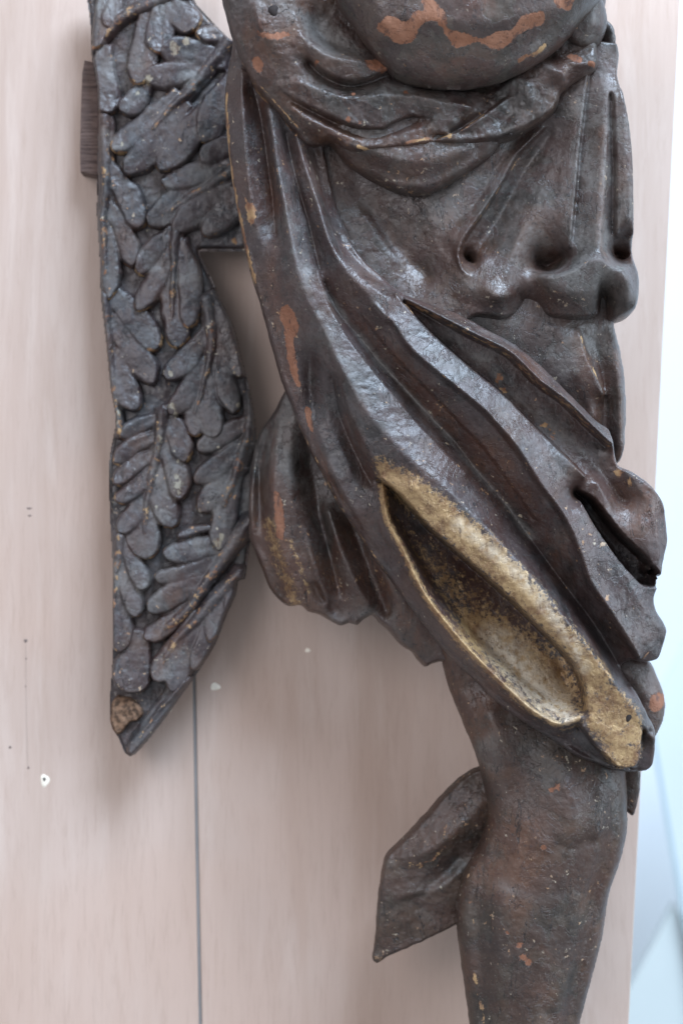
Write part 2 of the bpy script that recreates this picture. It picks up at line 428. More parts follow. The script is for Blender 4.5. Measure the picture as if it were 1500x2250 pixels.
# ------------------------------------------------------------------ setting
def slab(name, poly, h0, h1, mat, parent=None, bevel=2.0):
    """a flat board with a real thickness: outline poly at height h1, back at h0, slightly rounded edge"""
    P = np.array(poly, float); c = P.mean(0)
    def ring(k, h):
        Q = P + 0.0; 
        d = P - c; l = np.hypot(d[:, 0], d[:, 1])[:, None]
        Q = P - d / l * k
        return [W(x, y, h, h1) for x, y in Q]
    rings = [ring(0, h0), ring(0, h1 - bevel), ring(bevel * 0.35, h1 - bevel * 0.3), ring(bevel, h1)]
    n = len(P); vs = [v for r in rings for v in r]; fs = []
    for r in range(3):
        for i in range(n):
            j = (i + 1) % n; fs.append((r * n + i, r * n + j, (r + 1) * n + j, (r + 1) * n + i))
    fs.append(tuple(range(3 * n, 4 * n))); fs.append(tuple(reversed(range(n))))
    me = bpy.data.meshes.new(name); me.from_pydata(vs, [], fs); me.materials.append(mat)
    import bmesh
    bm = bmesh.new(); bm.from_mesh(me); bmesh.ops.recalc_face_normals(bm, faces=bm.faces); bm.to_mesh(me); bm.free()
    return link(bpy.data.objects.new(name, me), parent)
def thing(name, label, cat, loc=(0, 0, 0)):
    o = bpy.data.objects.new(name, None); C.objects.link(o); o.location = (0, 0, 0)
    o['label'] = label; o['category'] = cat; o.empty_display_size = 0.05
    return o

HB = -375
# wall and ledge beyond the board
wv = [(-3, 1.1, -2.5), (3, 1.1, -2.5), (3, 1.1, 2.5), (-3, 1.1, 2.5)]
me = bpy.data.meshes.new('wall'); me.from_pydata(wv, [], [(0, 1, 2, 3)]); me.materials.append(M_wall)
wall = link(bpy.data.objects.new('wall', me)); wall['kind'] = 'structure'

board = thing('plywood_partition', 'pale pinkish plywood partition with a vertical groove, behind the carved angel', 'partition')
def gx(y): return 398 + y * 0.0187
slab('plank', [(-300, -200), (gx(-200) - 3, -200), (gx(600) - 3, 600), (gx(1500) - 3, 1500), (gx(2500) - 3, 2500), (-300, 2500)], HB - 60, HB, M_board, board, 3)
slab('plank', [(gx(-200) + 4, -200), (1503, -200), (1370, 2450), (1368, 2500), (gx(2500) + 4, 2500), (gx(1500) + 4, 1500), (gx(600) + 4, 600)], HB - 60, HB, M_board, board, 3)
slab('groove_backing', [(gx(-200) - 20, -200), (gx(-200) + 20, -200), (gx(2500) + 20, 2500), (gx(2500) - 20, 2500)], HB - 40, HB - 5, M_gap, board, 1)
def disc(name, x, y, r, h, mat, parent, ry=None, bulge=1.5, dimple=0.0):
    ry = ry or r; vs = []; fs = []; n = 14
    rs = [(1.0, 0), (0.8, bulge), (0.4, bulge), (0.0, bulge - dimple)]
    ph = random.random() * 6
    for k, (q, z) in enumerate(rs[:-1]):
        for i in range(n):
            a = 2 * math.pi * i / n; w = 1 + 0.14 * math.sin(3 * a + ph)
            vs.append(W(x + math.cos(a) * r * q * w, y + math.sin(a) * ry * q * w, h + z, h))
    vs.append(W(x, y, h + rs[-1][1], h))
    for k in range(2):
        for i in range(n):
            j = (i + 1) % n; fs.append((k * n + i, k * n + j, (k + 1) * n + j, (k + 1) * n + i))
    for i in range(n): fs.append((2 * n + i, 2 * n + (i + 1) % n, 3 * n))
    me = bpy.data.meshes.new(name); me.from_pydata(vs, [], fs); me.materials.append(mat)
    for p in me.polygons: p.use_smooth = True
    return link(bpy.data.objects.new(name, me), parent)
for (x, y, r, ry) in ((99, 1715, 10, 14), (473, 1509, 11, 8), (374, 1557, 5, 6), (676, 1429, 6, 5)):
    o = disc('filler_plug', x, y, r, HB + 0.3, M_plug, board, ry)
disc('nail_hole', 98, 1712, 3.2, HB + 2.2, M_hole_shade, board, 4, 0.6)
for (x, y, r, ry) in ((65, 1117, 6, 2.2), (66, 1133, 4, 1.8), (57, 1408, 4, 4), (58, 1447, 2, 1.6), (57, 1508, 1.6, 1.6), (63, 1687, 2.2, 3), (23, 1642, 3, 3)):
    disc('nail_hole', x, y, r, HB + 0.3, M_mark, board, ry, 0.6)
# hairline scratch down the left plank
me = bpy.data.meshes.new('hairline_scratch'); vs = []; fs = []
pts = spline([(57, 1415), (58, 1500), (59, 1600), (62, 1685)], step=12)
for x, y in pts: vs += [W(x - 0.35, y, HB + 0.5), W(x + 0.35, y, HB + 0.5)]
for i in range(len(pts) - 1): fs.append((2 * i, 2 * i + 1, 2 * i + 3, 2 * i + 2))
me.from_pydata(vs, [], fs); me.materials.append(plain('scratch', rgba(0.42, 0.33, 0.28), 0.9)); link(bpy.data.objects.new('hairline_scratch', me), board)

# pale sheet and glass standing beyond the panel at the lower right
HG = -2500
sheet = slab('pale_sheet', [(1480, 1985), (1700, 2420), (1700, 2700), (1110, 2700), (1350, 2230)], HG - 60, HG, M_sheet, None, 3)
sheet['label'] = 'pale green sheet with a slanting edge, blurred, behind the plywood at lower right'; sheet['category'] = 'sheet'
glass = thing('glass_pane', 'pale glass pane with a slanting blue-green edge, out of focus at the right', 'glass pane')
slab('pane', [(1425, 1560), (1560, 1300), (1720, 1300), (1720, 2500), (1590, 2500)], HG + 20, HG + 30, plain('frosted_pane', rgba(0.60, 0.66, 0.69), 0.35, 0.05, 4), glass, 1)
slab('edge', [(1420, 1560), (1427, 1558), (1592, 2498), (1578, 2500)], HG + 20, HG + 34, M_edge, glass, 1)

block = slab('wooden_block', [(186, 132), (222, 140), (240, 250), (235, 388), (212, 386), (177, 378), (176, 330), (178, 240), (181, 160)], HB + 2, -300, M_block, None, 3)
block['label'] = 'small rough brown wooden block between the wing and the panel'; block['category'] = 'wooden block'

# ------------------------------------------------------------------ the statue
angel = thing('carved_angel', 'dark carved wooden angel statue with worn gilded skirt fold, cropped at chest and shin', 'statue')

# ---- wing
HW = -285
wing_poly = [(190, -40), (193, 0), (200, 60), (200, 110), (208, 150), (215, 200), (216, 260), (215, 330), (214, 400), (213, 470), (219, 560), (222, 650), (232, 740), (243, 850), (255, 925), (242, 1000), (240, 1060),
             (243, 1150), (248, 1250), (247, 1330), (248, 1440), (242, 1540), (244, 1590), (262, 1625), (275, 1655), (285, 1662), (300, 1652), (345, 1598), (398, 1525), (430, 1480), (470, 1415), (492, 1358), (515, 1305), (521, 1274), (535, 1270),
             (545, 1200), (556, 1130), (562, 1000), (558, 930), (548, 870), (532, 800), (510, 715), (480, 655), (462, 610), (440, 565), (437, 549), (470, 547), (545, 545), (620, 500), (620, 200), (560, 100), (510, 88), (480, 62), (445, 25), (425, 0), (420, -40)]
wc = [[(300, -30, 30), (330, 200, 30), (300, 420, 30), (300, 700, 28), (330, 1000, 28), (340, 1300, 28), (300, 1600, 26)],
      [(420, 60, 30), (500, 300, 30), (500, 500, 26)], [(400, 600, 28), (480, 800, 28), (520, 1000, 22), (480, 1200, 26), (430, 1400, 22)],
      [(205, 100, 24), (220, 400, 24), (228, 650, 22), (250, 900, 22), (248, 1200, 24), (250, 1500, 22)]]
wing = relief('wing', wing_poly, wc, HW, M_wing, angel, thick=26, R=9, Rb=10, blur=4, rough=3.0, jag=1.2, seed=3,
              paint=[('warm', 'line', [(215, 260), (213, 470), (222, 650), (243, 850)], 14, 0.8), ('wear', 'line', [(197, 60), (215, 200), (213, 470), (222, 650), (243, 850), (247, 1300)], 7, 0.55),
                     ('dust_sheen', 'poly', [(300, 330), (420, 330), (400, 420), (300, 440)], 30, 0.5), ('dust_sheen', 'poly', [(520, 1150), (560, 1000), (545, 1250), (500, 1300)], 20, 0.9),
                     ('wear', 'spot', [(515, 532, 14), (250, 1590, 20), (530, 1180, 18)], 1, 0.8),
                     ('warm', 'poly', [(240, 1540), (300, 1500), (330, 1600), (280, 1660)], 20, 0.5)])

LEAVES = [  # shaft (points, width at root, width at tip) and its carved lobes: root, tip, width
 (([(440, -40), (345, 2), (262, 45), (198, 118)], 34, 20), [((225,0),(212,112),36),((262,-10),(236,62),44)]),
 (None, [((226,118),(240,254),64),((322,185),(268,252),54),((322,45),(303,190),62),((360,8),(346,122),62),((372,8),(436,62),64)]),
 (([(525, 58), (440, 172), (392, 226), (336, 284)], 36, 8), [((515,70),(430,74),42),((480,130),(352,114),64),((440,150),(314,172),56),((385,215),(245,332),56),((400,235),(274,384),62),((470,230),(350,376),68),((525,160),(447,316),66)]),
 (([(530, 360), (443, 420), (395, 450), (345, 482)], 28, 14), [((530,312),(440,354),52),((510,345),(352,404),56),((430,405),(326,496),60),((520,410),(378,510),58),((570,390),(446,514),58)]),
 (([(230, 260), (233, 400), (228, 500), (232, 600)], 26, 14), [((236,370),(312,504),58),((240,450),(295,588),48),((230,500),(240,658),46)]),
 (([(384, 512), (381, 600), (378, 704)], 22, 8), [((372,512),(302,602),48),((376,560),(302,684),50),((365,620),(392,766),58),((398,540),(414,724),54)]),
 (([(230, 650), (240, 760), (254, 880), (264, 950)], 26, 16), [((240,640),(347,770),62),((250,710),(340,842),60),((256,780),(302,902),56)]),
 (([(452, 660), (465, 735), (453, 820), (430, 910)], 30, 8), [((450,735),(362,834),54),((446,800),(372,912),50),((436,860),(428,962),46),((450,820),(474,964),64),((476,770),(514,910),46),((472,650),(530,832),54)]),
 (([(358, 910), (346, 990), (328, 1080), (318, 1170)], 28, 12), [((352,915),(262,962),40),((346,955),(250,1018),42),((340,995),(248,1062),42),((335,1035),(254,1102),42),((328,1070),(263,1172),48),((320,1100),(320,1228),74),((362,905),(408,1016),54),((358,970),(398,1100),56),((344,1040),(380,1160),58)]),
 (([(556, 875), (547, 940), (522, 1030), (492, 1110)], 26, 18), [((545,925),(432,990),48),((535,975),(428,1062),52),((520,1030),(438,1127),54),((512,1060),(476,1210),54)]),
 (([(548, 1145), (500, 1212), (420, 1330), (366, 1380)], 32, 20), [((470,1160),(385,1180),26),((505,1190),(357,1216),52),((490,1225),(340,1272),44),((455,1275),(324,1342),52),((400,1345),(315,1404),46)]),
 (([(264, 1180), (256, 1250), (250, 1330)], 22, 16), [((272,1195),(318,1298),46),((262,1235),(303,1357),48),((256,1310),(266,1434),50)]),
 (([(524, 1262), (450, 1342), (395, 1400), (358, 1456)], 34, 18), [((430,1360),(338,1498),60),((430,1370),(378,1522),60),((470,1320),(424,1472),48),((505,1280),(458,1412),46),((524,1262),(503,1352),40)]),
 (None, [((300,1410),(288,1525),80)]),
 (([(404, 1500), (350, 1560), (300, 1630)], 14, 8), [((400,1498),(284,1658),48)]),
]
GESSO = [(392, 1066, 26), (388, 1048, 15), (352, 966, 15), (349, 985, 12), (376, 822, 13), (380, 895, 20), (386, 912, 14), (385, 108, 24), (412, 92, 18), (330, 176, 20), (480, 1196, 22), (488, 1180, 14), (441, 1121, 9), (262, 905, 12), (258, 930, 9), (305, 205, 14), (270, 318, 10), (524, 892, 10), (516, 818, 8), (392, 1014, 7), (345, 1115, 8)]
WPL = spline(wing_poly, True, 8.0)
def leaf(k, shaft, lbs, hb):
    st = 2.0; rng = np.random.RandomState(k + 5)
    pts = [p for l in lbs for p in (l[0], l[1])] + ([tuple(p) for p in shaft[0]] if shaft else [])
    A = np.array(pts, float); x0, y0 = A.min(0) - 44; x1, y1 = A.max(0) + 44
    X, Y = np.meshgrid(np.arange(x0, x1, st), np.arange(y0, y1, st))
    sdw = seg_dist(X, Y, WPL)
    wx = X + 7 * fbm(X, Y, 30, 120 + k, 2) + 2.5 * fbm(X, Y, 10, 121 + k, 1); wy = Y + 7 * fbm(X, Y, 30, 140 + k, 2) + 2.5 * fbm(X, Y, 10, 141 + k, 1)
    clipw = np.sqrt(np.clip(1 - (1 - np.clip((sdw + 1.0) / 7, 0, 1)) ** 2, 0, 1))
    H = np.full(X.shape, -9.0); wear = np.zeros(X.shape)
    for li, (r, t, w) in enumerate(lbs):
        r = np.array(r, float); t = np.array(t, float); ax = t - r; L = np.hypot(*ax); ax /= L
        u = (wx - r[0]) * ax[0] + (wy - r[1]) * ax[1]; v = -(wx - r[0]) * ax[1] + (wy - r[1]) * ax[0]
        bend = (rng.rand() - 0.5) * 0.14 * L
        s = u / L; v = v - bend * np.sin(np.pi * np.clip(s, 0, 1))
        sc = np.clip(s, 0, 1); b = 0.62
        prof = np.where(sc < b, 0.66 + 0.34 * np.sin(np.pi / 2 * sc / b), np.maximum(0, 1 - (np.maximum(sc - b, 0) / (1 - b)) ** 2.5) ** 0.56)
        rad = w / 2 * 1.14 * prof
        d = rad - np.abs(v); d = np.minimum(d, np.where(s < 0, rad + u * 1.0, 99)); d = np.where(s > 1, -np.abs(u - L) - np.abs(v), d)
        R = 9.0
        e = np.sqrt(np.clip(1 - (1 - np.clip(d / R, 0, 1)) ** 2, 0, 1))
        T = 19 + 12 * sc ** 1.2 + rng.rand() * 4 - 5 * np.clip(-s * 3, 0, 1)
        tilt = (1 if rng.rand() > 0.45 else -1) * 5.0
        dome = 4.0 * (1 - (v / (w / 2)) ** 2) - 2.5 * np.exp(-(v / (w * 0.16)) ** 2) * (1 - sc)
        h = np.where(d > 0, -3 + e * (T + 3 + dome + tilt * np.clip(v / (w / 2), -1, 1) * sc), -9)
        win = h > H
        H = np.maximum(H, h)
        we = np.clip((sc - 0.72) / 0.28, 0, 1) * np.clip(1 - d / 16, 0, 1) * (0.75 + 0.6 * (rng.rand() > 0.6)) * 0.85
        wear = np.where(win, we, wear)
    if shaft:
        c = spline(shaft[0], step=4); n = len(c)
        best = np.full(X.shape, 1e9); par = np.zeros(X.shape)
        for i in range(n):
            dd = (wx - c[i, 0]) ** 2 + (wy - c[i, 1]) ** 2; m = dd < best; best[m] = dd[m]; par[m] = i / (n - 1)
        dist = np.sqrt(best)
        bw = 15 * (1 - 0.45 * par)                         # the web that joins the lobes to the shaft
        h = np.where(dist < bw + 8, -3 + 22 * np.sqrt(np.clip(1 - np.clip((dist - bw) / 8, 0, 1) ** 2, 0, 1)), -9); H = np.maximum(H, h)
        hw = (shaft[1] * (1 - par) + shaft[2] * par) / 2
        q = np.clip(1 - (dist / hw) ** 2, 0, 1)
        h = np.where(q > 0, 20 + (17 - 5 * par) * q ** 0.6, -9)
        wear = np.where(h > H, 0.30 + 0.2 * par, wear); H = np.maximum(H, h)
    for _ in range(2):
        P = np.pad(H, 1, mode='edge'); Hb = 0.5 * H + 0.125 * (P[:-2, 1:-1] + P[2:, 1:-1] + P[1:-1, :-2] + P[1:-1, 2:]); H = np.where(H > -8.9, Hb, H)
    H = np.where(sdw > -1, -6 + (H + 6) * clipw, -9)
    keep = H > -8.5
    H = H + np.where(keep, 4.0 * fbm(X, Y, 30, 160, 2) + 1.8 * fbm(X, Y, 9, 161, 2), 0)
    q = keep[:-1, :-1] | keep[1:, :-1] | keep[:-1, 1:] | keep[1:, 1:]
    used = np.zeros(keep.shape, bool)
    for a in (slice(0, -1), slice(1, None)):
        for b_ in (slice(0, -1), slice(1, None)): used[a, b_] |= q
    H = np.where(keep, H, -6)
    idx = -np.ones(keep.shape, int); nu = used.sum(); idx[used] = np.arange(nu)
    iy, ix = np.nonzero(q); F = np.stack([idx[iy, ix], idx[iy + 1, ix], idx[iy + 1, ix + 1], idx[iy, ix + 1]], 1)
    s_ = (D - (hb + 45) * U) / D
    co = np.stack([(X[used] - 750) * U * s_, -(hb + 27 + H[used]) * U, (1125 - Y[used]) * U * s_], 1)
    me = bpy.data.meshes.new('feather')
    me.vertices.add(nu); me.vertices.foreach_set("co", co.ravel())
    me.loops.add(len(F) * 4); me.loops.foreach_set("vertex_index", F.ravel()); me.polygons.add(len(F))
    me.polygons.foreach_set("loop_start", np.arange(len(F)) * 4); me.polygons.foreach_set("loop_total", np.full(len(F), 4))
    me.polygons.foreach_set("use_smooth", np.ones(len(F), bool)); me.update(calc_edges=True)
    chip = np.zeros(X.shape)
    for gx_, gy_, gr in GESSO: chip = np.maximum(chip, np.clip(0.85 - np.hypot(X - gx_, (Y - gy_) * 0.7) / gr, 0, 1))
    vals = {'wear': wear, 'chip': chip, 'dust_sheen': np.clip(0.25 + 1.4 * fbm(X, Y, 60, 170, 2), 0, 1), 'warm': np.clip(0.05 + 2.4 * fbm(X, Y, 75, 180, 2), 0, 1), 'gold': X * 0}
    for a in ATTRS:
        at = me.attributes.new(a, 'FLOAT', 'POINT'); at.data.foreach_set("value", vals[a][used].astype(np.float32))
    me.materials.append(M_wing)
    return link(bpy.data.objects.new('feather', me), wing)
for k, (shaft, lbs) in enumerate(LEAVES): leaf(k, shaft, lbs, HW + (k % 3) * 1.5)
st = relief('broken_stump', [(247, 1540), (262, 1528), (284, 1532), (300, 1542), (314, 1566), (306, 1582), (286, 1590), (272, 1604), (256, 1612), (244, 1590), (243, 1562)],
            [[(258, 1545, 12), (280, 1555, 20), (296, 1568, 14)], [(256, 1590, 16), (275, 1580, 20)]], HW + 30, M_barewood, wing, thick=20, R=7, Rb=8, st=2.0, blur=1, rough=4.5, jag=3.0, seed=77)
st['label'] = 'broken feather end showing bare brown wood'

# ---- cloth tail behind the leg
relief('cloth_tail', [(1100, 1670), (1054, 1684), (1020, 1702), (986, 1730), (948, 1773), (910, 1816), (871, 1854), (850, 1876), (842, 1892), (833, 1946), (826, 2022), (821, 2085), (819, 2110), (828, 2119), (852, 2106), (924, 2073), (972, 2052), (1010, 2030), (1110, 1980), (1150, 1800)],
       [[(850, 1880, 28), (930, 1870, 46), (1000, 1815, 52), (1080, 1740, 40)], [(840, 1960, 24), (920, 1960, 34), (1000, 1920, 30), (1060, 1850, 20)], [(830, 2090, 8), (920, 2040, 14), (1010, 2000, 10)], [(860, 1880, 22), (920, 1812, 30), (990, 1740, 30), (1050, 1700, 24)], [(880, 1985, 22), (950, 1945, 22), (1010, 1880, 14)]],
       -170, M_leg, angel, hs=1.5, thick=22, R=8, Rb=10, seed=8, rough=3.0, jag=2.0, paint=[('wear', 'line', [(850, 1885), (930, 1895), (985, 1850)], 20, 0.50), ('warm', 'poly', [(850, 1880), (1050, 1700), (1080, 1750), (980, 1850)], 20, 0.7), ('wear', 'line', [(980, 1800), (970, 1840)], 8, 0.6), ('dust_sheen', 'poly', [(850, 1930), (1000, 1900), (980, 2020), (840, 2060)], 40, 0.25)])
# ---- small cloth end right of the leg
relief('cloth_end', [(1340, 1640), (1404, 1690), (1406, 1730), (1398, 1775), (1390, 1793), (1372, 1780), (1340, 1760)], [[(1390, 1690, 22), (1385, 1780, 18)], [(1350, 1660, 10), (1350, 1760, 10)]], -110, M_leg, angel, thick=20, R=8, Rb=10, seed=9)

# ---- leg
leg_poly = [(960, 1380), (972, 1455), (987, 1513), (1016, 1587), (1038, 1640), (1054, 1686), (1066, 1740), (1072, 1800), (1049, 1869), (1018, 1926), (1004, 1984), (1004, 2042), (1015, 2128), (1024, 2190), (1032, 2250), (1052, 2400), (1075, 2600),
            (1225, 2600), (1250, 2400), (1279, 2250), (1308, 2138), (1327, 2061), (1342, 1965), (1368, 1888), (1380, 1830), (1381, 1760), (1378, 1690), (1385, 1600), (1380, 1400)]
relief('leg', leg_poly, [[(1130, 1400, 50), (1180, 1560, 66), (1230, 1700, 124), (1250, 1790, 140), (1220, 1900, 128), (1190, 2030, 122), (1170, 2150, 112), (1160, 2300, 105), (1150, 2580, 90)],
        [(1010, 1500, 40), (1052, 1600, 60), (1085, 1700, 72), (1096, 1790, 76), (1075, 1880, 62), (1045, 1980, 52), (1050, 2100, 52), (1060, 2250, 50)],
        [(1070, 1560, 76), (1105, 1650, 92), (1130, 1740, 88), (1150, 1800, 104), (1120, 1900, 96), (1090, 2000, 92), (1095, 2120, 90), (1110, 2280, 84)],
        [(1350, 1650, 75), (1345, 1780, 92), (1335, 1860, 88), (1300, 1960, 72), (1285, 2060, 66), (1255, 2200, 58), (1240, 2300, 56)],
        [(1310, 1650, 90), (1310, 1780, 126), (1290, 1880, 118), (1260, 1990, 108), (1240, 2100, 98), (1210, 2280, 90)],
        [(1180, 1840, 120), (1240, 1850, 126), (1300, 1838, 112)]],
       -118, M_leg, angel, hs=1.15, thick=110, R=34, Rb=90, blur=10, rough=1.5, seed=12,
       paint=[('warm', 'poly', [(975, 1450), (1040, 1450), (1090, 1600), (1110, 1700), (1060, 1690), (1010, 1580)], 22, 0.9), ('warm', 'poly', [(1080, 1800), (1160, 1790), (1180, 1900), (1100, 1960), (1040, 1930)], 30, 0.8),
              ('dust_sheen', 'poly', [(1040, 1640), (1080, 1600), (1110, 1660), (1105, 1690), (1070, 1690)], 14, 0.8), ('dust_sheen', 'line', [(1100, 1940), (1180, 1960), (1260, 1950)], 26, 0.6),
              ('chip', 'spot', [(1216, 1720, 16), (1204, 1727, 11), (1186, 1849, 10), (1110, 2039, 10), (1135, 2064, 12), (1144, 2092, 17), (1153, 2102, 15)], 1, 1.0),
              ('wear', 'line', [(1040, 2130), (1052, 2180), (1062, 2240)], 12, 0.55), ('wear', 'line', [(1030, 1940), (1040, 2050)], 10, 0.4)])

# ---- back of the skirt, seen left of and below the front fold
back_poly = [(700, 800), (655, 838), (628, 853), (603, 900), (570, 948), (556, 990), (548, 1060), (545, 1130), (548, 1185), (567, 1235), (590, 1290), (612, 1320), (632, 1333), (660, 1332), (675, 1345), (703, 1353), (727, 1368), (748, 1377), (767, 1371), (785, 1375), (803, 1360), (818, 1353), (835, 1372), (853, 1387), (868, 1405),
             (885, 1422), (903, 1433), (920, 1455), (935, 1468), (952, 1460), (972, 1457), (1040, 1480), (1060, 1400), (900, 1100), (800, 900)]
relief('skirt_back', back_poly,
       [[(640, 868, 70), (608, 950, 84), (600, 1050, 88), (606, 1150, 84), (632, 1240, 78), (668, 1330, 62)],
        [(590, 940, 40), (572, 1020, 22), (570, 1100, 20), (580, 1180, 44), (598, 1260, 40), (620, 1310, 30)],
        [(556, 1050, 46), (554, 1140, 44), (560, 1200, 30)],
        [(650, 900, 92), (640, 1000, 94), (642, 1100, 92), (660, 1180, 82), (690, 1270, 74)],
        [(672, 960, 70), (685, 1033, 52), (700, 1120, 50), (726, 1220, 50), (745, 1300, 46)],
        [(720, 1120, 86), (745, 1200, 92), (780, 1280, 88), (812, 1332, 70)],
        [(670, 1150, 80), (690, 1240, 88), (720, 1330, 66)], [(693, 1283, 52), (715, 1320, 44), (742, 1345, 40)],
        [(760, 1130, 60), (800, 1220, 56), (830, 1300, 50), (850, 1345, 44)],
        [(820, 1200, 84), (860, 1290, 84), (900, 1360, 72), (940, 1430, 60)], [(860, 1350, 66), (890, 1400, 60), (930, 1450, 48)]],
       -165, M_cloth, angel, hs=1.3, thick=60, R=12, Rb=40, seed=15, blur=1,
       paint=[('chip', 'poly', [(606, 1080), (618, 1088), (627, 1145), (622, 1185), (610, 1180), (605, 1130)], 6, 1.0), ('gold', 'line', [(592, 1150), (615, 1230), (650, 1325)], 30, 0.62), ('gold', 'line', [(640, 1190), (680, 1300)], 12, 0.55),
              ('warm', 'poly', [(560, 1150), (640, 1180), (680, 1330), (620, 1330)], 30, 0.8), ('warm', 'poly', [(740, 1140), (860, 1260), (960, 1400), (930, 1460), (850, 1340), (790, 1300)], 30, 0.95), ('warm', 'poly', [(730, 1270), (770, 1300), (780, 1350), (740, 1350)], 14, 0.8),
              ('dust_sheen', 'poly', [(590, 900), (650, 850), (680, 900), (670, 1100), (610, 1050)], 30, 0.55), ('warm', 'line', [(605, 950), (601, 1060), (606, 1150)], 12, 0.8), ('dust_sheen', 'poly', [(720, 1340), (820, 1335), (830, 1370), (740, 1380)], 12, 0.5)])

# ---- hem piece behind, at the right
relief('hem_back', [(1330, 1380), (1395, 1440), (1430, 1455), (1447, 1490), (1459, 1520), (1463, 1555), (1455, 1592), (1438, 1622), (1400, 1640), (1330, 1600)],
       [[(1340, 1420, 40), (1400, 1500, 64), (1440, 1570, 60)], [(1425, 1465, 50), (1450, 1530, 48)], [(1350, 1500, 50), (1400, 1580, 58)]], -60, M_cloth, angel, thick=50, R=20, Rb=30, seed=17,
       paint=[('chip', 'poly', [(1425, 1525), (1445, 1520), (1460, 1530), (1455, 1550), (1430, 1565), (1420, 1545)], 6, 0.9), ('dust_sheen', 'poly', [(1380, 1460), (1430, 1470), (1445, 1510), (1400, 1520)], 16, 0.6)])

# ---- waist cloth under the tunic
waist_poly = [(1030, 650), (1342, 640), (1350, 715), (1362, 760), (1371, 810), (1376, 860), (1376, 925), (1371, 990), (1362, 1014), (1352, 1022), (1335, 1040), (1200, 1000), (1000, 760), (985, 700)]
relief('waist_cloth', waist_poly,
       [[(1000, 700, 60), (1120, 780, 60), (1220, 870, 56), (1300, 960, 50)],
        [(1120, 715, 72), (1190, 770, 76), (1240, 850, 72), (1290, 900, 58)], [(1200, 720, 84), (1240, 760, 92), (1262, 830, 88), (1300, 920, 66)],
        *step_edge([(1269, 735), (1285, 790), (1310, 840), (1322, 870)], 96, 70, 4),
        [(1300, 740, 60), (1318, 800, 46), (1325, 870, 34), (1330, 950, 28), (1340, 1000, 26)],
        [(1335, 715, 52), (1350, 780, 70), (1358, 860, 80), (1360, 940, 74), (1354, 1005, 56)], [(1349, 720, 40), (1368, 830, 46), (1370, 960, 40)]],
       -50, M_cloth, angel, thick=80, R=10, Rb=40, seed=19, blur=3,
       paint=[('warm', 'poly', [(1260, 740), (1330, 840), (1320, 950), (1290, 930), (1260, 850)], 18, 1.0), ('wear', 'line', [(1270, 745), (1290, 800), (1308, 840)], 7, 0.7), ('dust_sheen', 'poly', [(1210, 770), (1260, 790), (1270, 820), (1220, 830)], 18, 0.9), ('warm', 'line', [(1352, 780), (1360, 900), (1356, 1000)], 14, 0.9)])

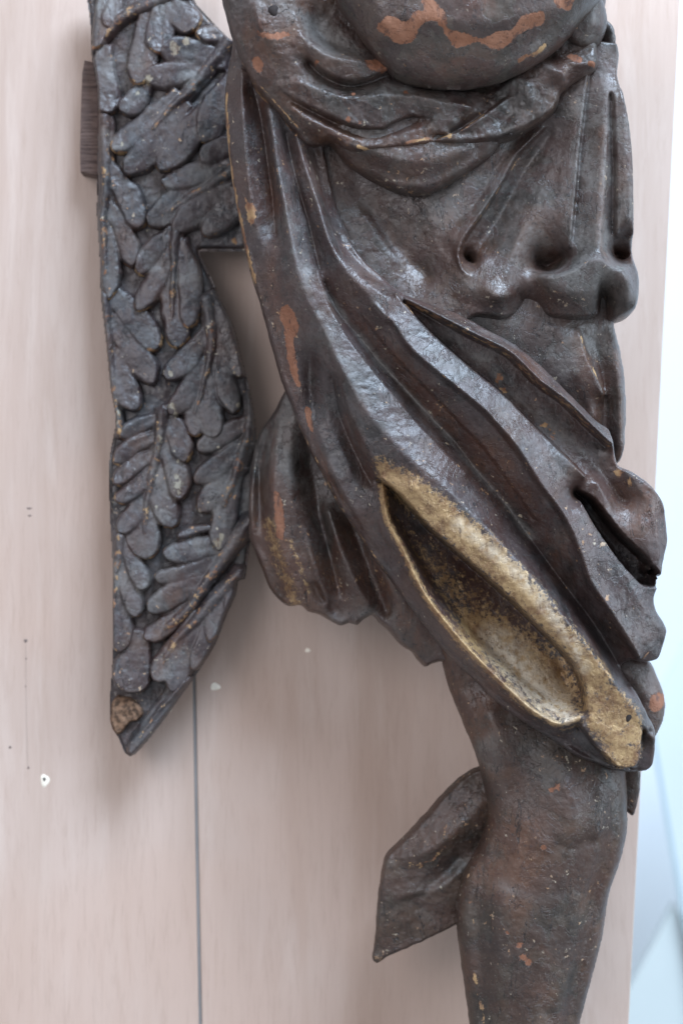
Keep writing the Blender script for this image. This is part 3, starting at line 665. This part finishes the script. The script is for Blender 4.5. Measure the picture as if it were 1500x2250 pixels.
# ---- tunic over the waist
tunic_poly = [(680, 100), (680, 790), (850, 790), (950, 770), (1005, 735), (1042, 702), (1097, 708), (1140, 697), (1172, 690), (1200, 702), (1245, 709), (1285, 707), (1308, 700), (1322, 694), (1334, 708), (1352, 708), (1376, 698), (1392, 684),
              (1400, 652), (1401, 615), (1392, 570), (1387, 520), (1386, 430), (1384, 360), (1378, 290), (1366, 230), (1354, 180), (1345, 100)]
T1 = [(1284, 170), (1274, 257), (1264, 340), (1257, 420), (1249, 500), (1243, 552)]
relief('tunic', tunic_poly,
       [[(760, 250, 40), (780, 400, 22), (850, 520, 14), (940, 610, 24)], [(800, 470, 34), (845, 540, 30), (885, 590, 30)],
        [(930, 440, 50), (980, 540, 58), (1020, 640, 76), (1050, 680, 70)],
        [(1100, 330, 70), (1060, 420, 60), (1000, 500, 62)],
        *step_edge([(1190, 290), (1130, 352), (1098, 411), (1055, 477), (1018, 530), (1006, 562), (1012, 592), (1030, 612)], [72, 74, 76, 78, 80, 80, 78, 78], [64, 60, 56, 54, 54, 58, 66, 76], 2.5),
        [(1205, 300, 60), (1158, 362, 46), (1120, 430, 38), (1080, 500, 36), (1044, 548, 40)], [(1160, 290, 62), (1100, 352, 60), (1062, 411, 62), (1020, 477, 66), (985, 535, 68)],
        [(1230, 290, 74), (1190, 400, 76), (1150, 500, 80), (1120, 580, 86), (1100, 620, 92)],
        *step_edge(T1, [98, 100, 102, 106, 110, 108], [84, 80, 78, 80, 84, 94], 3),
        [(1322, 215, 112), (1318, 330, 116), (1311, 440, 118), (1304, 520, 122), (1310, 570, 124), (1340, 610, 126)],
        *step_edge([(1334, 222), (1340, 367), (1341, 440), (1341, 520)], [92, 86, 84, 78], [110, 112, 114, 112], 3),
        *step_edge([(1361, 210), (1374, 300), (1380, 367), (1382, 450), (1384, 525)], [112, 116, 118, 118, 110], [62, 64, 66, 64, 58], 3),
        [(1352, 230, 114), (1362, 367, 122), (1364, 500, 124)],
        spline([(1346, 546, 34), (1354, 558, 8), (1366, 566, 10), (1378, 560, 24)], step=2.0),
        spline([(1020, 558, 30), (1028, 568, 4), (1040, 577, 22)], step=2.0), [(1050, 590, 78), (1060, 570, 70)],
        spline([(1172, 578, 44), (1184, 576, 16), (1200, 582, 8), (1216, 576, 16), (1234, 566, 44)], step=2.0), spline([(1178, 588, 34), (1200, 595, 30), (1222, 588, 40)], step=2.0),
        [(1180, 616, 108), (1215, 612, 116), (1250, 602, 126), (1290, 585, 132), (1310, 590, 132)],
        [(1060, 640, 96), (1086, 662, 108), (1116, 650, 98)], [(1100, 698, 66), (1140, 685, 44)],
        spline([(1136, 650, 66), (1162, 670, 34), (1180, 688, 24)], step=2.0),
        [(1200, 640, 106), (1240, 655, 116), (1275, 650, 112)], [(1210, 695, 76), (1270, 698, 78)],
        [(1290, 612, 122), (1300, 640, 110), (1308, 690, 72)],
        spline([(1316, 638, 80), (1322, 665, 20), (1324, 695, 8)], step=2.0),
        [(1350, 600, 130), (1366, 640, 130), (1362, 680, 110)], [(1340, 650, 104), (1340, 695, 86)], [(1390, 600, 84), (1394, 650, 78)]],
       -42, M_cloth, angel, hs=1.28, soft=16, thick=120, R=12, Rb=60, seed=21, st=2.5, blur=2, rough=1.5,
       paint=[('warm', 'line', [(1311, 300), (1308, 440), (1305, 540), (1320, 580)], 12, 0.7), ('dust_sheen', 'poly', [(1262, 200), (1345, 190), (1385, 520), (1250, 540)], 20, 0.5), ('dust_sheen', 'line', [(1315, 170), (1328, 300), (1330, 420)], 14, 0.9), ('dust_sheen', 'poly', [(1180, 610), (1290, 575), (1380, 610), (1390, 640), (1290, 640), (1200, 650)], 22, 0.6),  # pale film also paints light on the pleats and upturned hem roll
              ('wear', 'line', [(1160, 320), (1098, 411), (1055, 477), (1018, 530), (1008, 562)], 6, 0.45), ('dust_sheen', 'poly', [(1120, 400), (1240, 300), (1230, 550), (1120, 570)], 40, 0.35), ('wear', 'line', T1, 5, 0.32),
              ('chip', 'spot', [(1270, 365, 4)], 1, 0.9), ('dust_sheen', 'line', [(1362, 230), (1380, 400), (1384, 520)], 12, 0.6)])

# ---- roll under the sash
relief('tunic_roll', [(700, 290), (730, 322), (763, 360), (813, 393), (870, 421), (915, 427), (950, 421), (998, 397), (1045, 367), (1085, 335), (1110, 280), (1000, 240), (800, 240)],
       [[(760, 345, 40), (850, 385, 50), (930, 400, 52), (1000, 370, 46), (1060, 330, 36)], [(770, 320, 70), (860, 355, 84), (940, 360, 84), (1020, 335, 70)]], 28, M_cloth, angel, thick=60, R=22, Rb=40, seed=25,
       paint=[('wear', 'line', [(800, 388), (870, 423), (950, 423), (1045, 367)], 6, 0.45)])

# ---- front of the skirt with its folds
skirt_poly = [(520, 60), (505, 110), (493, 180), (492, 240), (497, 300), (508, 390), (522, 470), (540, 560), (556, 622), (572, 672), (590, 740), (612, 820), (640, 895), (665, 955), (687, 1005), (707, 1040), (740, 1107), (785, 1172), (817, 1223), (853, 1270), (900, 1333), (966, 1420),
              (1000, 1455), (1042, 1497), (1095, 1548), (1150, 1590), (1207, 1625), (1262, 1662), (1317, 1684), (1372, 1700), (1420, 1696), (1436, 1680), (1440, 1640), (1438, 1600), (1424, 1572), (1400, 1524), (1372, 1480), (1368, 1462), (1385, 1452), (1408, 1456), (1440, 1450), (1450, 1436), (1464, 1386), (1455, 1362), (1440, 1340), (1434, 1315), (1446, 1278), (1456, 1235), (1465, 1190),
              (1462, 1140), (1450, 1098), (1420, 1060), (1382, 1034), (1354, 1020), (1346, 985), (1334, 945), (1312, 928), (1282, 902), (1230, 850), (1178, 800), (1128, 760), (1060, 722), (1000, 690), (950, 672), (900, 652), (862, 628), (838, 606), (805, 575), (775, 530), (745, 460), (725, 380), (715, 300), (760, 200), (700, 80)]
L1 = [(832, 1052), (880, 1092), (940, 1160), (1000, 1212), (1080, 1282), (1140, 1338), (1200, 1398), (1248, 1450), (1274, 1500), (1278, 1555)]
L2 = [(838, 1066), (850, 1140), (880, 1200), (905, 1255), (935, 1312), (980, 1370), (1030, 1428), (1100, 1498), (1160, 1552), (1215, 1584), (1250, 1580), (1268, 1568)]
F2L = [(820, 676), (857, 715), (900, 775), (950, 820), (1005, 864), (1060, 911), (1126, 988), (1177, 1068), (1214, 1115), (1240, 1160), (1262, 1215), (1285, 1275), (1320, 1326), (1360, 1385), (1395, 1440)]
F2R = [(868, 655), (903, 697), (950, 745), (1005, 795), (1097, 872), (1170, 945), (1229, 1002), (1275, 1048)]
F3L = [(885, 668), (950, 703), (1025, 743), (1108, 786), (1170, 846), (1229, 889), (1280, 938), (1328, 982)]
def H3(pts, hs): return [(p[0], p[1], h) for p, h in zip(pts, hs)]
F1_low = [(742, 900), (760, 950), (790, 1010), (818, 1050)]
skirt_curves = [
    # left hem and the long grooves below the sleeve
    [(505, 120, 20), (500, 240, 26), (510, 350, 30), (528, 460, 34), (552, 570, 38), (575, 650, 40), (605, 760, 44), (640, 870, 44), (675, 955, 40), (712, 1035, 44)],
    [(530, 150, 52), (535, 260, 58), (545, 380, 62), (560, 480, 60), (585, 580, 56), (600, 640, 60), (628, 730, 62), (650, 810, 58), (668, 880, 48)],
    spline([(555, 190, 30), (572, 250, 28), (586, 340, 28), (598, 430, 34), (606, 520, 50)], step=2.0),
    [(590, 240, 78), (605, 350, 86), (622, 440, 96), (638, 520, 102), (658, 610, 108), (684, 680, 112), (712, 730, 118), (740, 795, 128), (785, 880, 136), (830, 940, 142), (890, 1005, 148), (960, 1062, 152), (1050, 1150, 152), (1150, 1255, 148), (1240, 1365, 140), (1330, 1480, 122), (1395, 1570, 104), (1425, 1620, 92)],
    [(600, 260, 76), (610, 330, 82)],
    spline([(628, 290, 50), (640, 350, 52), (655, 410, 56), (676, 480, 60), (692, 550, 66), (712, 630, 72), (742, 690, 76), (790, 745, 78), (830, 795, 80), (883, 853, 82), (950, 925, 82), (1000, 977, 82), (1042, 1032, 80), (1105, 1105, 76), (1160, 1180, 72), (1230, 1275, 62), (1296, 1360, 52), (1346, 1440, 42), (1378, 1500, 40)], step=2.0),
    [(650, 300, 74), (668, 360, 84), (700, 450, 98), (725, 540, 110), (765, 610, 120), (815, 660, 132), (845, 700, 138)],
    [(690, 330, 34), (708, 420, 44), (738, 510, 60), (775, 570, 78), (820, 612, 90), (870, 645, 104)],
    [(742, 560, 104), (800, 625, 122), (850, 665, 138)],
    [(725, 420, 30), (750, 500, 40)],
    *step_edge([(795, 700), (850, 770), (905, 830), (980, 905), (1060, 990), (1120, 1070), (1170, 1140)], [98, 102, 104, 104, 104, 100, 94], [106, 112, 116, 116, 116, 112, 106], 2.5),
    *step_edge([(700, 600), (722, 670), (760, 740), (812, 810), (870, 880), (940, 960), (1020, 1040)], [104, 110, 116, 120, 124, 124, 120], [98, 100, 104, 108, 112, 112, 108], 2.5),
    *step_edge([(655, 360), (668, 430), (690, 500), (712, 560)], [64, 68, 72, 78], [74, 80, 84, 90], 2.5),
    # second fold, a flat-topped band
    spline(H3(F2L, [136, 150, 160, 166, 170, 172, 174, 174, 170, 166, 160, 152, 142, 130, 114]), step=2.0),
    *[offset(spline(H3(F2L[1:], [128, 134, 136, 138, 138, 138, 138, 134, 128, 120, 110, 100, 88, 74])), 9)],
    *step_edge(F2R, [142, 142, 142, 142, 142, 144, 146, 144], [128, 118, 112, 108, 106, 106, 106, 108], 3),
    [(905, 690, 118), (987, 742, 100), (1060, 806, 98), (1133, 885, 98), (1207, 942, 98), (1280, 998, 94), (1320, 1045, 84), (1345, 1080, 72), (1362, 1102, 68), (1375, 1096, 76)],
    # third fold
    *step_edge(F3L, [108, 102, 98, 96, 94, 92, 88, 84], [132, 148, 158, 162, 162, 158, 150, 138], 4),
    [(880, 652, 112), (950, 680, 116), (1000, 700, 122), (1060, 735, 126), (1128, 772, 128), (1178, 812, 126), (1230, 862, 122), (1280, 912, 116), (1330, 958, 108)],
    # round lobe where the folds end at the right
    [(1345, 1000, 96), (1378, 1050, 104), (1412, 1100, 110), (1430, 1160, 110), (1438, 1220, 104), (1440, 1270, 92)],
    [(1300, 1060, 118), (1340, 1120, 104), (1372, 1132, 100), (1384, 1110, 96)],
    [(1400, 1150, 116), (1412, 1200, 112), (1425, 1250, 100)], [(1455, 1130, 80), (1460, 1190, 78), (1448, 1240, 74)],
    # the dark slit
    *step_edge([(1262, 1078), (1298, 1100), (1353, 1170), (1408, 1222), (1446, 1268)], [40, 16, 4, 0, 6], [118, 112, 112, 106, 96], 3.5),
    *step_edge([(1266, 1102), (1298, 1156), (1350, 1228), (1400, 1280), (1436, 1288)], [146, 140, 130, 116, 96], [60, 20, 6, 8, 40], 3),
    [(1285, 1115, 10), (1330, 1175, 0), (1380, 1230, 0), (1420, 1268, 6)],
    # lower part of the second fold
    [(1262, 1110, 152), (1300, 1180, 142), (1360, 1265, 130), (1400, 1330, 118), (1440, 1375, 98)],
    [(1298, 1250, 142), (1350, 1330, 128), (1400, 1400, 112), (1430, 1430, 96)], [(1440, 1310, 76), (1455, 1385, 82), (1445, 1430, 80)],
    # lower left slope of the first fold
    [(690, 760, 90), (682, 800, 46), (680, 860, 38), (692, 910, 40)],
    [(705, 780, 96), (715, 850, 66), (722, 930, 60), (752, 1000, 70), (790, 1080, 72), (835, 1170, 66), (880, 1260, 60)],
    spline(H3([(728, 830), (742, 900), (762, 955), (792, 1020), (815, 1065)], [72, 58, 56, 58, 62]), step=2.0),
    spline(H3([(752, 850), (775, 920), (800, 975), (822, 1015)], [118, 122, 126, 122]), step=2.0),
    [(830, 1090, 84), (838, 1160, 78), (862, 1215, 72)],
    [(700, 945, 56), (730, 1040, 66), (770, 1110, 68), (830, 1200, 56)],
    [(720, 1048, 40), (790, 1165, 40), (853, 1256, 40), (900, 1318, 40), (966, 1404, 40), (1042, 1482, 40), (1100, 1535, 42), (1207, 1612, 44), (1317, 1672, 44), (1400, 1690, 44)],
    [(905, 1290, 72), (960, 1370, 76), (1020, 1440, 78), (1095, 1518, 78), (1160, 1572, 78), (1220, 1606, 78)],
    # the gilded hollow and its lips
    *step_edge(L1, [66, 30, 14, 6, 2, 4, 8, 20, 40, 72], [118, 132, 138, 140, 140, 136, 130, 122, 112, 100], 3.5),
    [(900, 1070, 146), (980, 1140, 148), (1070, 1225, 148), (1160, 1320, 144), (1240, 1410, 134), (1300, 1490, 118)],
    H3(L2, [98, 98, 100, 104, 108, 110, 110, 108, 102, 98, 98, 98]),
    [(866, 1130, 40), (900, 1190, 40), (935, 1250, 46), (985, 1320, 52), (1040, 1385, 50), (1100, 1445, 46), (1160, 1500, 46), (1210, 1532, 52), (1245, 1545, 66)],
    *[offset(spline(H3(L2[:-2], [80, 84, 88, 92, 94, 96, 96, 94, 88, 84])), -9)],
    [(1235, 1480, 6), (1250, 1515, 28)],
    # end of the fold: flat gilded facet with its thickness below
    [(1285, 1500, 112), (1330, 1545, 108), (1395, 1592, 100)], [(1290, 1570, 104), (1340, 1620, 102), (1392, 1650, 98)],
    *step_edge([(1268, 1590), (1300, 1632), (1330, 1662), (1352, 1682), (1385, 1680), (1398, 1662), (1404, 1600)], 62, 98, 3),
    [(1408, 1562, 90), (1424, 1584, 74)],
    [(1418, 1600, 74), (1425, 1650, 64), (1415, 1682, 56), (1360, 1692, 50), (1300, 1672, 52), (1250, 1640, 56)],
]
gold_band = [(825, 1005), (880, 1032), (950, 1078), (1060, 1168), (1150, 1258), (1240, 1368), (1310, 1456), (1380, 1536), (1406, 1592), (1398, 1664), (1352, 1686), (1310, 1640), (1275, 1570), (1270, 1500), (1248, 1450), (1200, 1398), (1080, 1282), (940, 1160), (832, 1056)]
relief('skirt', skirt_poly, skirt_curves, -28, hs=1.28, mat=M_skirt, parent=angel, thick=110, R=10, Rb=60, st=2.5, blur=1, rough=1.8, seed=31,
       paint=[('gold', 'poly', gold_band[:6] + [(1330, 1480), (1290, 1530), (1262, 1480)] + gold_band[14:], 18, 0.86), ('gold', 'poly', [(1290, 1470), (1330, 1490), (1380, 1536), (1406, 1592), (1398, 1664), (1352, 1686), (1310, 1640), (1275, 1570), (1272, 1500)], 14, 0.70), ('dust_sheen', 'poly', [(1070, 1390), (1120, 1400), (1190, 1480), (1240, 1530), (1240, 1570), (1180, 1540), (1100, 1460)], 30, 0.95), ('dust_sheen', 'line', [(1000, 1150), (1120, 1250), (1230, 1380), (1270, 1460)], 22, 0.5),  # pale masks here paint light caught by the hollow floor and band
              ('gold', 'poly', [(1010, 1330), (1120, 1360), (1230, 1440), (1270, 1500), (1275, 1560), (1240, 1590), (1160, 1545), (1080, 1470), (1000, 1400)], 46, 0.86),
              ('gold', 'poly', [(860, 1120), (940, 1180), (1080, 1300), (1200, 1420), (1240, 1500), (1150, 1500), (1000, 1390), (900, 1230)], 40, 0.50),
              ('gold', 'line', L2, 17, 0.80), ('wear', 'line', [(838, 1066), (850, 1140), (880, 1200), (935, 1312), (1000, 1400)], 16, 0.85),
              ('chip', 'poly', [(615, 680), (633, 673), (647, 690), (657, 717), (657, 730), (647, 743), (647, 767), (652, 800), (657, 833), (663, 847), (657, 853), (643, 833), (633, 797), (627, 753), (623, 720), (615, 700)], 5, 1.0),
              ('chip', 'poly', [(668, 892), (680, 895), (686, 925), (687, 950), (678, 940)], 4, 1.0), ('wear', 'poly', [(536, 425), (547, 447), (563, 450), (560, 493), (547, 500), (542, 467)], 6, 0.9),
              ('wear', 'line', [(496, 200), (499, 300), (511, 400), (530, 490), (545, 560), (560, 620)], 9, 0.85), ('wear', 'line', [(640, 900), (690, 1000), (740, 1100), (850, 1260)], 6, 0.5),
              ('warm', 'line', [(572, 230), (588, 360), (602, 500), (600, 640), (625, 760), (655, 880), (700, 1000), (760, 1110)], 22, 1.0),
              ('warm', 'line', [(770, 700), (860, 780), (950, 880), (1060, 990), (1150, 1100), (1230, 1220)], 34, 0.9), ('warm', 'line', [(760, 930), (830, 1060), (900, 1240), (1000, 1400), (1150, 1570)], 26, 0.7),
              ('warm', 'poly', [(900, 660), (1100, 760), (1300, 930), (1280, 960), (1100, 800)], 14, 0.5),
              ('dust_sheen', 'line', [(717, 650), (750, 690), (827, 793), (883, 853), (950, 927), (1042, 1037), (1108, 1110), (1163, 1183)], 12, 1.0),
              ('dust_sheen', 'line', [(640, 480), (660, 600), (760, 820), (860, 970)], 36, 0.5), ('dust_sheen', 'line', [(880, 740), (1000, 830), (1130, 950), (1230, 1090)], 26, 0.4), ('dust_sheen', 'line', [(980, 745), (1060, 806), (1133, 885), (1280, 998)], 30, 0.5),  # pale strokes paint highlights along the fold crests
              ('wear', 'line', F3L, 6, 0.6), ('wear', 'line', F2R, 4, 0.42), ('wear', 'spot', [(1210, 955, 26), (1190, 935, 18), (1090, 835, 24), (1100, 860, 20), (1350, 1040, 18), (1375, 1060, 22)], 1, 0.85), ('wear', 'line', F2L, 5, 0.3),
              ('warm', 'poly', [(1360, 1060), (1430, 1090), (1430, 1180), (1370, 1160)], 20, 0.5), ('wear', 'line', [(903, 697), (890, 675)], 8, 0.9)])
# dark cap painting the knot hole's shade in the gilded end and peg in the fold above it
def knob(name, x, y, rx, ry, h, dh, mat, parent, rot=0.0):
    n, m_ = 14, 6; vs = []; fs = []
    for k in range(m_):
        a = k / (m_ - 1) * math.pi / 2
        for i in range(n):
            b_ = 2 * math.pi * i / n; q = math.cos(a) * (1 + 0.10 * math.sin(3 * b_ + x))
            ux, uy = math.cos(b_) * rx * q, math.sin(b_) * ry * q
            vs.append(W(x + ux * math.cos(rot) - uy * math.sin(rot), y + ux * math.sin(rot) + uy * math.cos(rot), h + dh * math.sin(a), h))
    for k in range(m_ - 1):
        for i in range(n):
            j = (i + 1) % n; fs.append((k * n + i, (k + 1) * n + i, (k + 1) * n + j, k * n + j))
    me = bpy.data.meshes.new(name); me.from_pydata(vs, [], fs); me.update()
    for p in me.polygons: p.use_smooth = True
    me.materials.append(mat)
    return link(bpy.data.objects.new(name, me), parent)
knob('knot_hole', 1380, 1574, 10, 17, 97, 10, M_hole_shade, angel, 0.5)
knob('wood_splinter', 1420, 1435, 3.5, 20, 92, 8, M_barewood, angel, 0.75)

# ---- sash and gathered cloth under the arm
sash_poly = [(486, -60), (488, 0), (498, 40), (511, 85), (530, 130), (558, 188), (600, 240), (640, 290), (668, 320), (700, 320), (727, 314), (757, 335), (790, 343), (830, 342), (870, 338), (900, 336), (950, 327), (1000, 327), (1060, 318), (1100, 314), (1128, 305), (1185, 275), (1216, 252), (1226, 232), (1232, 212), (1262, 188), (1284, 176), (1306, 160), (1314, 140), (1312, 110), (1318, -60)]
relief('sash', sash_poly,
       [[(500, 20, 50), (520, 80, 54), (560, 170, 50), (610, 235, 46), (660, 300, 40), (700, 312, 30)],
        [(560, 0, 86), (570, 60, 92), (600, 110, 90), (640, 150, 88), (700, 195, 70)],
        [(640, 0, 96), (650, 50, 98), (670, 100, 104), (700, 128, 108), (745, 146, 108), (800, 152, 100), (850, 150, 84)],
        [(690, 10, 60), (690, 60, 46), (710, 90, 44), (750, 108, 48), (800, 116, 52)], [(740, 0, 50), (770, 60, 40), (830, 120, 36)],
        *step_edge([(680, 142), (713, 172), (763, 192), (813, 184), (857, 164)], 60, 96, 3),
        [(650, 190, 84), (697, 208, 88), (760, 228, 92), (830, 222, 94), (900, 222, 92), (960, 234, 90), (1030, 246, 84)],
        [(860, 180, 48), (930, 186, 36), (1020, 194, 30), (1090, 190, 32), (1120, 175, 34)], [(830, 200, 74), (900, 206, 70)],
        *step_edge([(610, 200), (640, 222), (680, 243), (733, 268), (780, 288), (840, 292), (863, 278), (913, 262), (945, 266)], [62, 56, 50, 48, 44, 42, 46, 54, 66], [66, 72, 76, 80, 82, 76, 76, 76, 76], 3),
        [(640, 245, 66), (690, 275, 70), (750, 302, 72), (800, 318, 70), (860, 306, 74), (920, 295, 78), (980, 300, 74), (1050, 300, 56)],
        [(860, 250, 80), (940, 268, 84), (1000, 280, 78)],
        *step_edge([(955, 312), (1000, 297), (1045, 270), (1085, 240), (1112, 218)], [74, 76, 76, 70, 60], [56, 54, 50, 48, 46], 3)[::1],
        [(1060, 285, 60), (1100, 262, 56), (1120, 232, 54)],
        [(1085, 300, 60), (1140, 270, 70), (1190, 230, 74), (1215, 195, 70)],
        [(1110, 190, 60), (1130, 178, 72), (1150, 200, 78), (1160, 240, 78)],
        [(1180, 145, 76), (1205, 165, 92), (1235, 178, 92), (1225, 200, 78)], [(1180, 120, 60), (1200, 130, 50), (1230, 140, 66)],
        [(1225, 120, 56), (1265, 118, 60), (1296, 110, 64)], [(1240, 150, 84), (1275, 152, 86), (1300, 142, 76)], [(1240, 185, 60), (1290, 165, 58)]],
       24, M_cloth, angel, hs=1.25, thick=100, R=14, Rb=60, st=2.5, blur=2, rough=3.8, seed=41,
       paint=[('warm', 'poly', [(520, 60), (640, 80), (660, 160), (700, 300), (640, 280), (560, 170)], 26, 0.8), ('warm', 'poly', [(640, 240), (780, 300), (920, 280), (1000, 310), (840, 340), (700, 310)], 20, 0.9),
              ('dust_sheen', 'poly', [(660, 40), (720, 60), (780, 100), (830, 130), (760, 140), (690, 125)], 20, 1.0), ('dust_sheen', 'poly', [(830, 210), (850, 185), (910, 190), (900, 215), (840, 222)], 12, 1.0), ('dust_sheen', 'spot', [(1108, 200, 22), (1195, 160, 34), (1120, 190, 30)], 1, 1.0),  # pale patches paint the sheen on the upturned humps
              ('chip', 'poly', [(552, 136), (575, 135), (580, 155), (572, 172), (562, 160)], 5, 0.9), ('chip', 'poly', [(560, 78), (600, 88), (625, 84), (640, 92), (610, 104), (575, 96)], 6, 0.85), ('chip', 'spot', [(697, 150, 12), (775, 218, 9), (888, 214, 13), (765, 274, 13), (790, 280, 10)], 1, 0.9),
              ('chip', 'poly', [(800, 148), (830, 140), (855, 150), (850, 168), (830, 174), (806, 166)], 5, 0.75),
              ('wear', 'line', [(530, 132), (560, 190), (600, 238), (640, 286)], 4, 0.75), ('wear', 'line', [(560, 180), (600, 222), (655, 284)], 4, 0.7), ('wear', 'line', [(785, 328), (815, 340)], 7, 0.9), ('wear', 'line', [(890, 322), (940, 312), (980, 306)], 7, 0.8), ('wear', 'line', [(1010, 296), (1060, 258)], 5, 0.7),
              ('chip', 'poly', [(1235, 130), (1262, 128), (1275, 145), (1262, 152), (1245, 142)], 5, 0.8), ('chip', 'poly', [(1284, 144), (1305, 148), (1300, 156), (1284, 156)], 4, 0.8), ('wear', 'spot', [(985, 306, 12), (1066, 326, 10)], 1, 0.9), ('dust_sheen', 'poly', [(500, 0), (640, 0), (650, 60), (560, 60), (510, 50)], 20, 0.45)])
knob('worm_hole', 601, 24, 13, 15, 24 + 111, 9, M_hole_shade, angel)  # raised dark dome painting the shade of a hole
for (x, y, r, h) in ((800, 274, 2.8, 92), (1121, 295, 3.6, 100)): knob('worm_hole', x, y, r, r, h, 5, M_hole_shade, angel)

# ---- rounded forearm above
arm_poly = [(735, -70), (742, 0), (770, 38), (800, 82), (833, 126), (862, 155), (900, 174), (960, 184), (1023, 184), (1097, 171), (1155, 147), (1199, 121), (1243, 84), (1280, 42), (1317, 0), (1350, -70)]
relief('forearm', arm_poly, [[(780, -60, 120), (900, -50, 160), (1050, -50, 175), (1200, -50, 160), (1320, -60, 120)], [(830, 40, 120), (930, 60, 142), (1050, 66, 150), (1150, 50, 142), (1240, 20, 120)], [(860, 110, 84), (950, 140, 92), (1050, 142, 96), (1140, 112, 90), (1220, 66, 84)]],
       118, M_arm, angel, thick=140, R=60, Rb=90, blur=12, rough=1.8, seed=51,
       paint=[('chip', 'poly', [(826, 70), (852, 46), (892, 60), (908, 40), (928, 38), (922, 20), (940, 8), (952, 24), (976, 48), (980, 76), (1060, 96), (1080, 84), (1120, 76), (1140, 52), (1188, 38), (1188, 60), (1148, 78), (1128, 92), (1092, 118), (1044, 104), (1000, 116), (984, 100), (956, 64), (924, 68), (908, 96), (880, 104), (840, 80)], 5, 1.0),
              ('chip', 'poly', [(1208, 8), (1225, -5), (1255, -5), (1252, 30), (1230, 32), (1212, 24)], 5, 0.8), ('warm', 'poly', [(1000, -20), (1060, -20), (1070, 40), (1030, 60), (1000, 40)], 18, 1.0), ('warm', 'poly', [(900, 120), (1000, 120), (1080, 130), (1060, 170), (940, 165)], 20, 0.9),
              ('wear', 'line', [(1140, 132), (1175, 116), (1198, 100)], 9, 0.9), ('dust_sheen', 'poly', [(1120, 100), (1200, 60), (1280, 0), (1290, 20), (1200, 110), (1140, 140)], 20, 0.45)])
# ---- knotted cloth ends at the upper right
relief('cloth_knot', [(1230, 60), (1243, 86), (1262, 101), (1288, 106), (1312, 97), (1328, 76), (1336, 48), (1334, 20), (1322, -10), (1300, -50), (1230, -50)],
       [[(1290, -40, 60), (1300, 20, 66), (1296, 60, 62), (1275, 85, 40)], [(1325, 20, 40), (1322, 60, 36), (1300, 92, 26)]], 78, M_cloth, angel, thick=50, R=20, Rb=30, seed=55,
       paint=[('dust_sheen', 'poly', [(1270, 40), (1310, 0), (1312, 40), (1290, 80)], 14, 0.9)])
relief('cloth_knot', [(1296, 60), (1312, 96), (1320, 128), (1332, 142), (1344, 142), (1349, 128), (1345, 116), (1352, 96), (1350, 68), (1344, 55), (1325, 40)],
       [[(1330, 50, 40), (1342, 80, 44), (1338, 110, 36), (1338, 134, 40)], [(1312, 70, 20), (1322, 110, 12)]], 20, M_cloth, angel, thick=60, R=8, Rb=20, seed=57, paint=[('dust_sheen', 'line', [(1340, 60), (1345, 95)], 10, 0.7)])
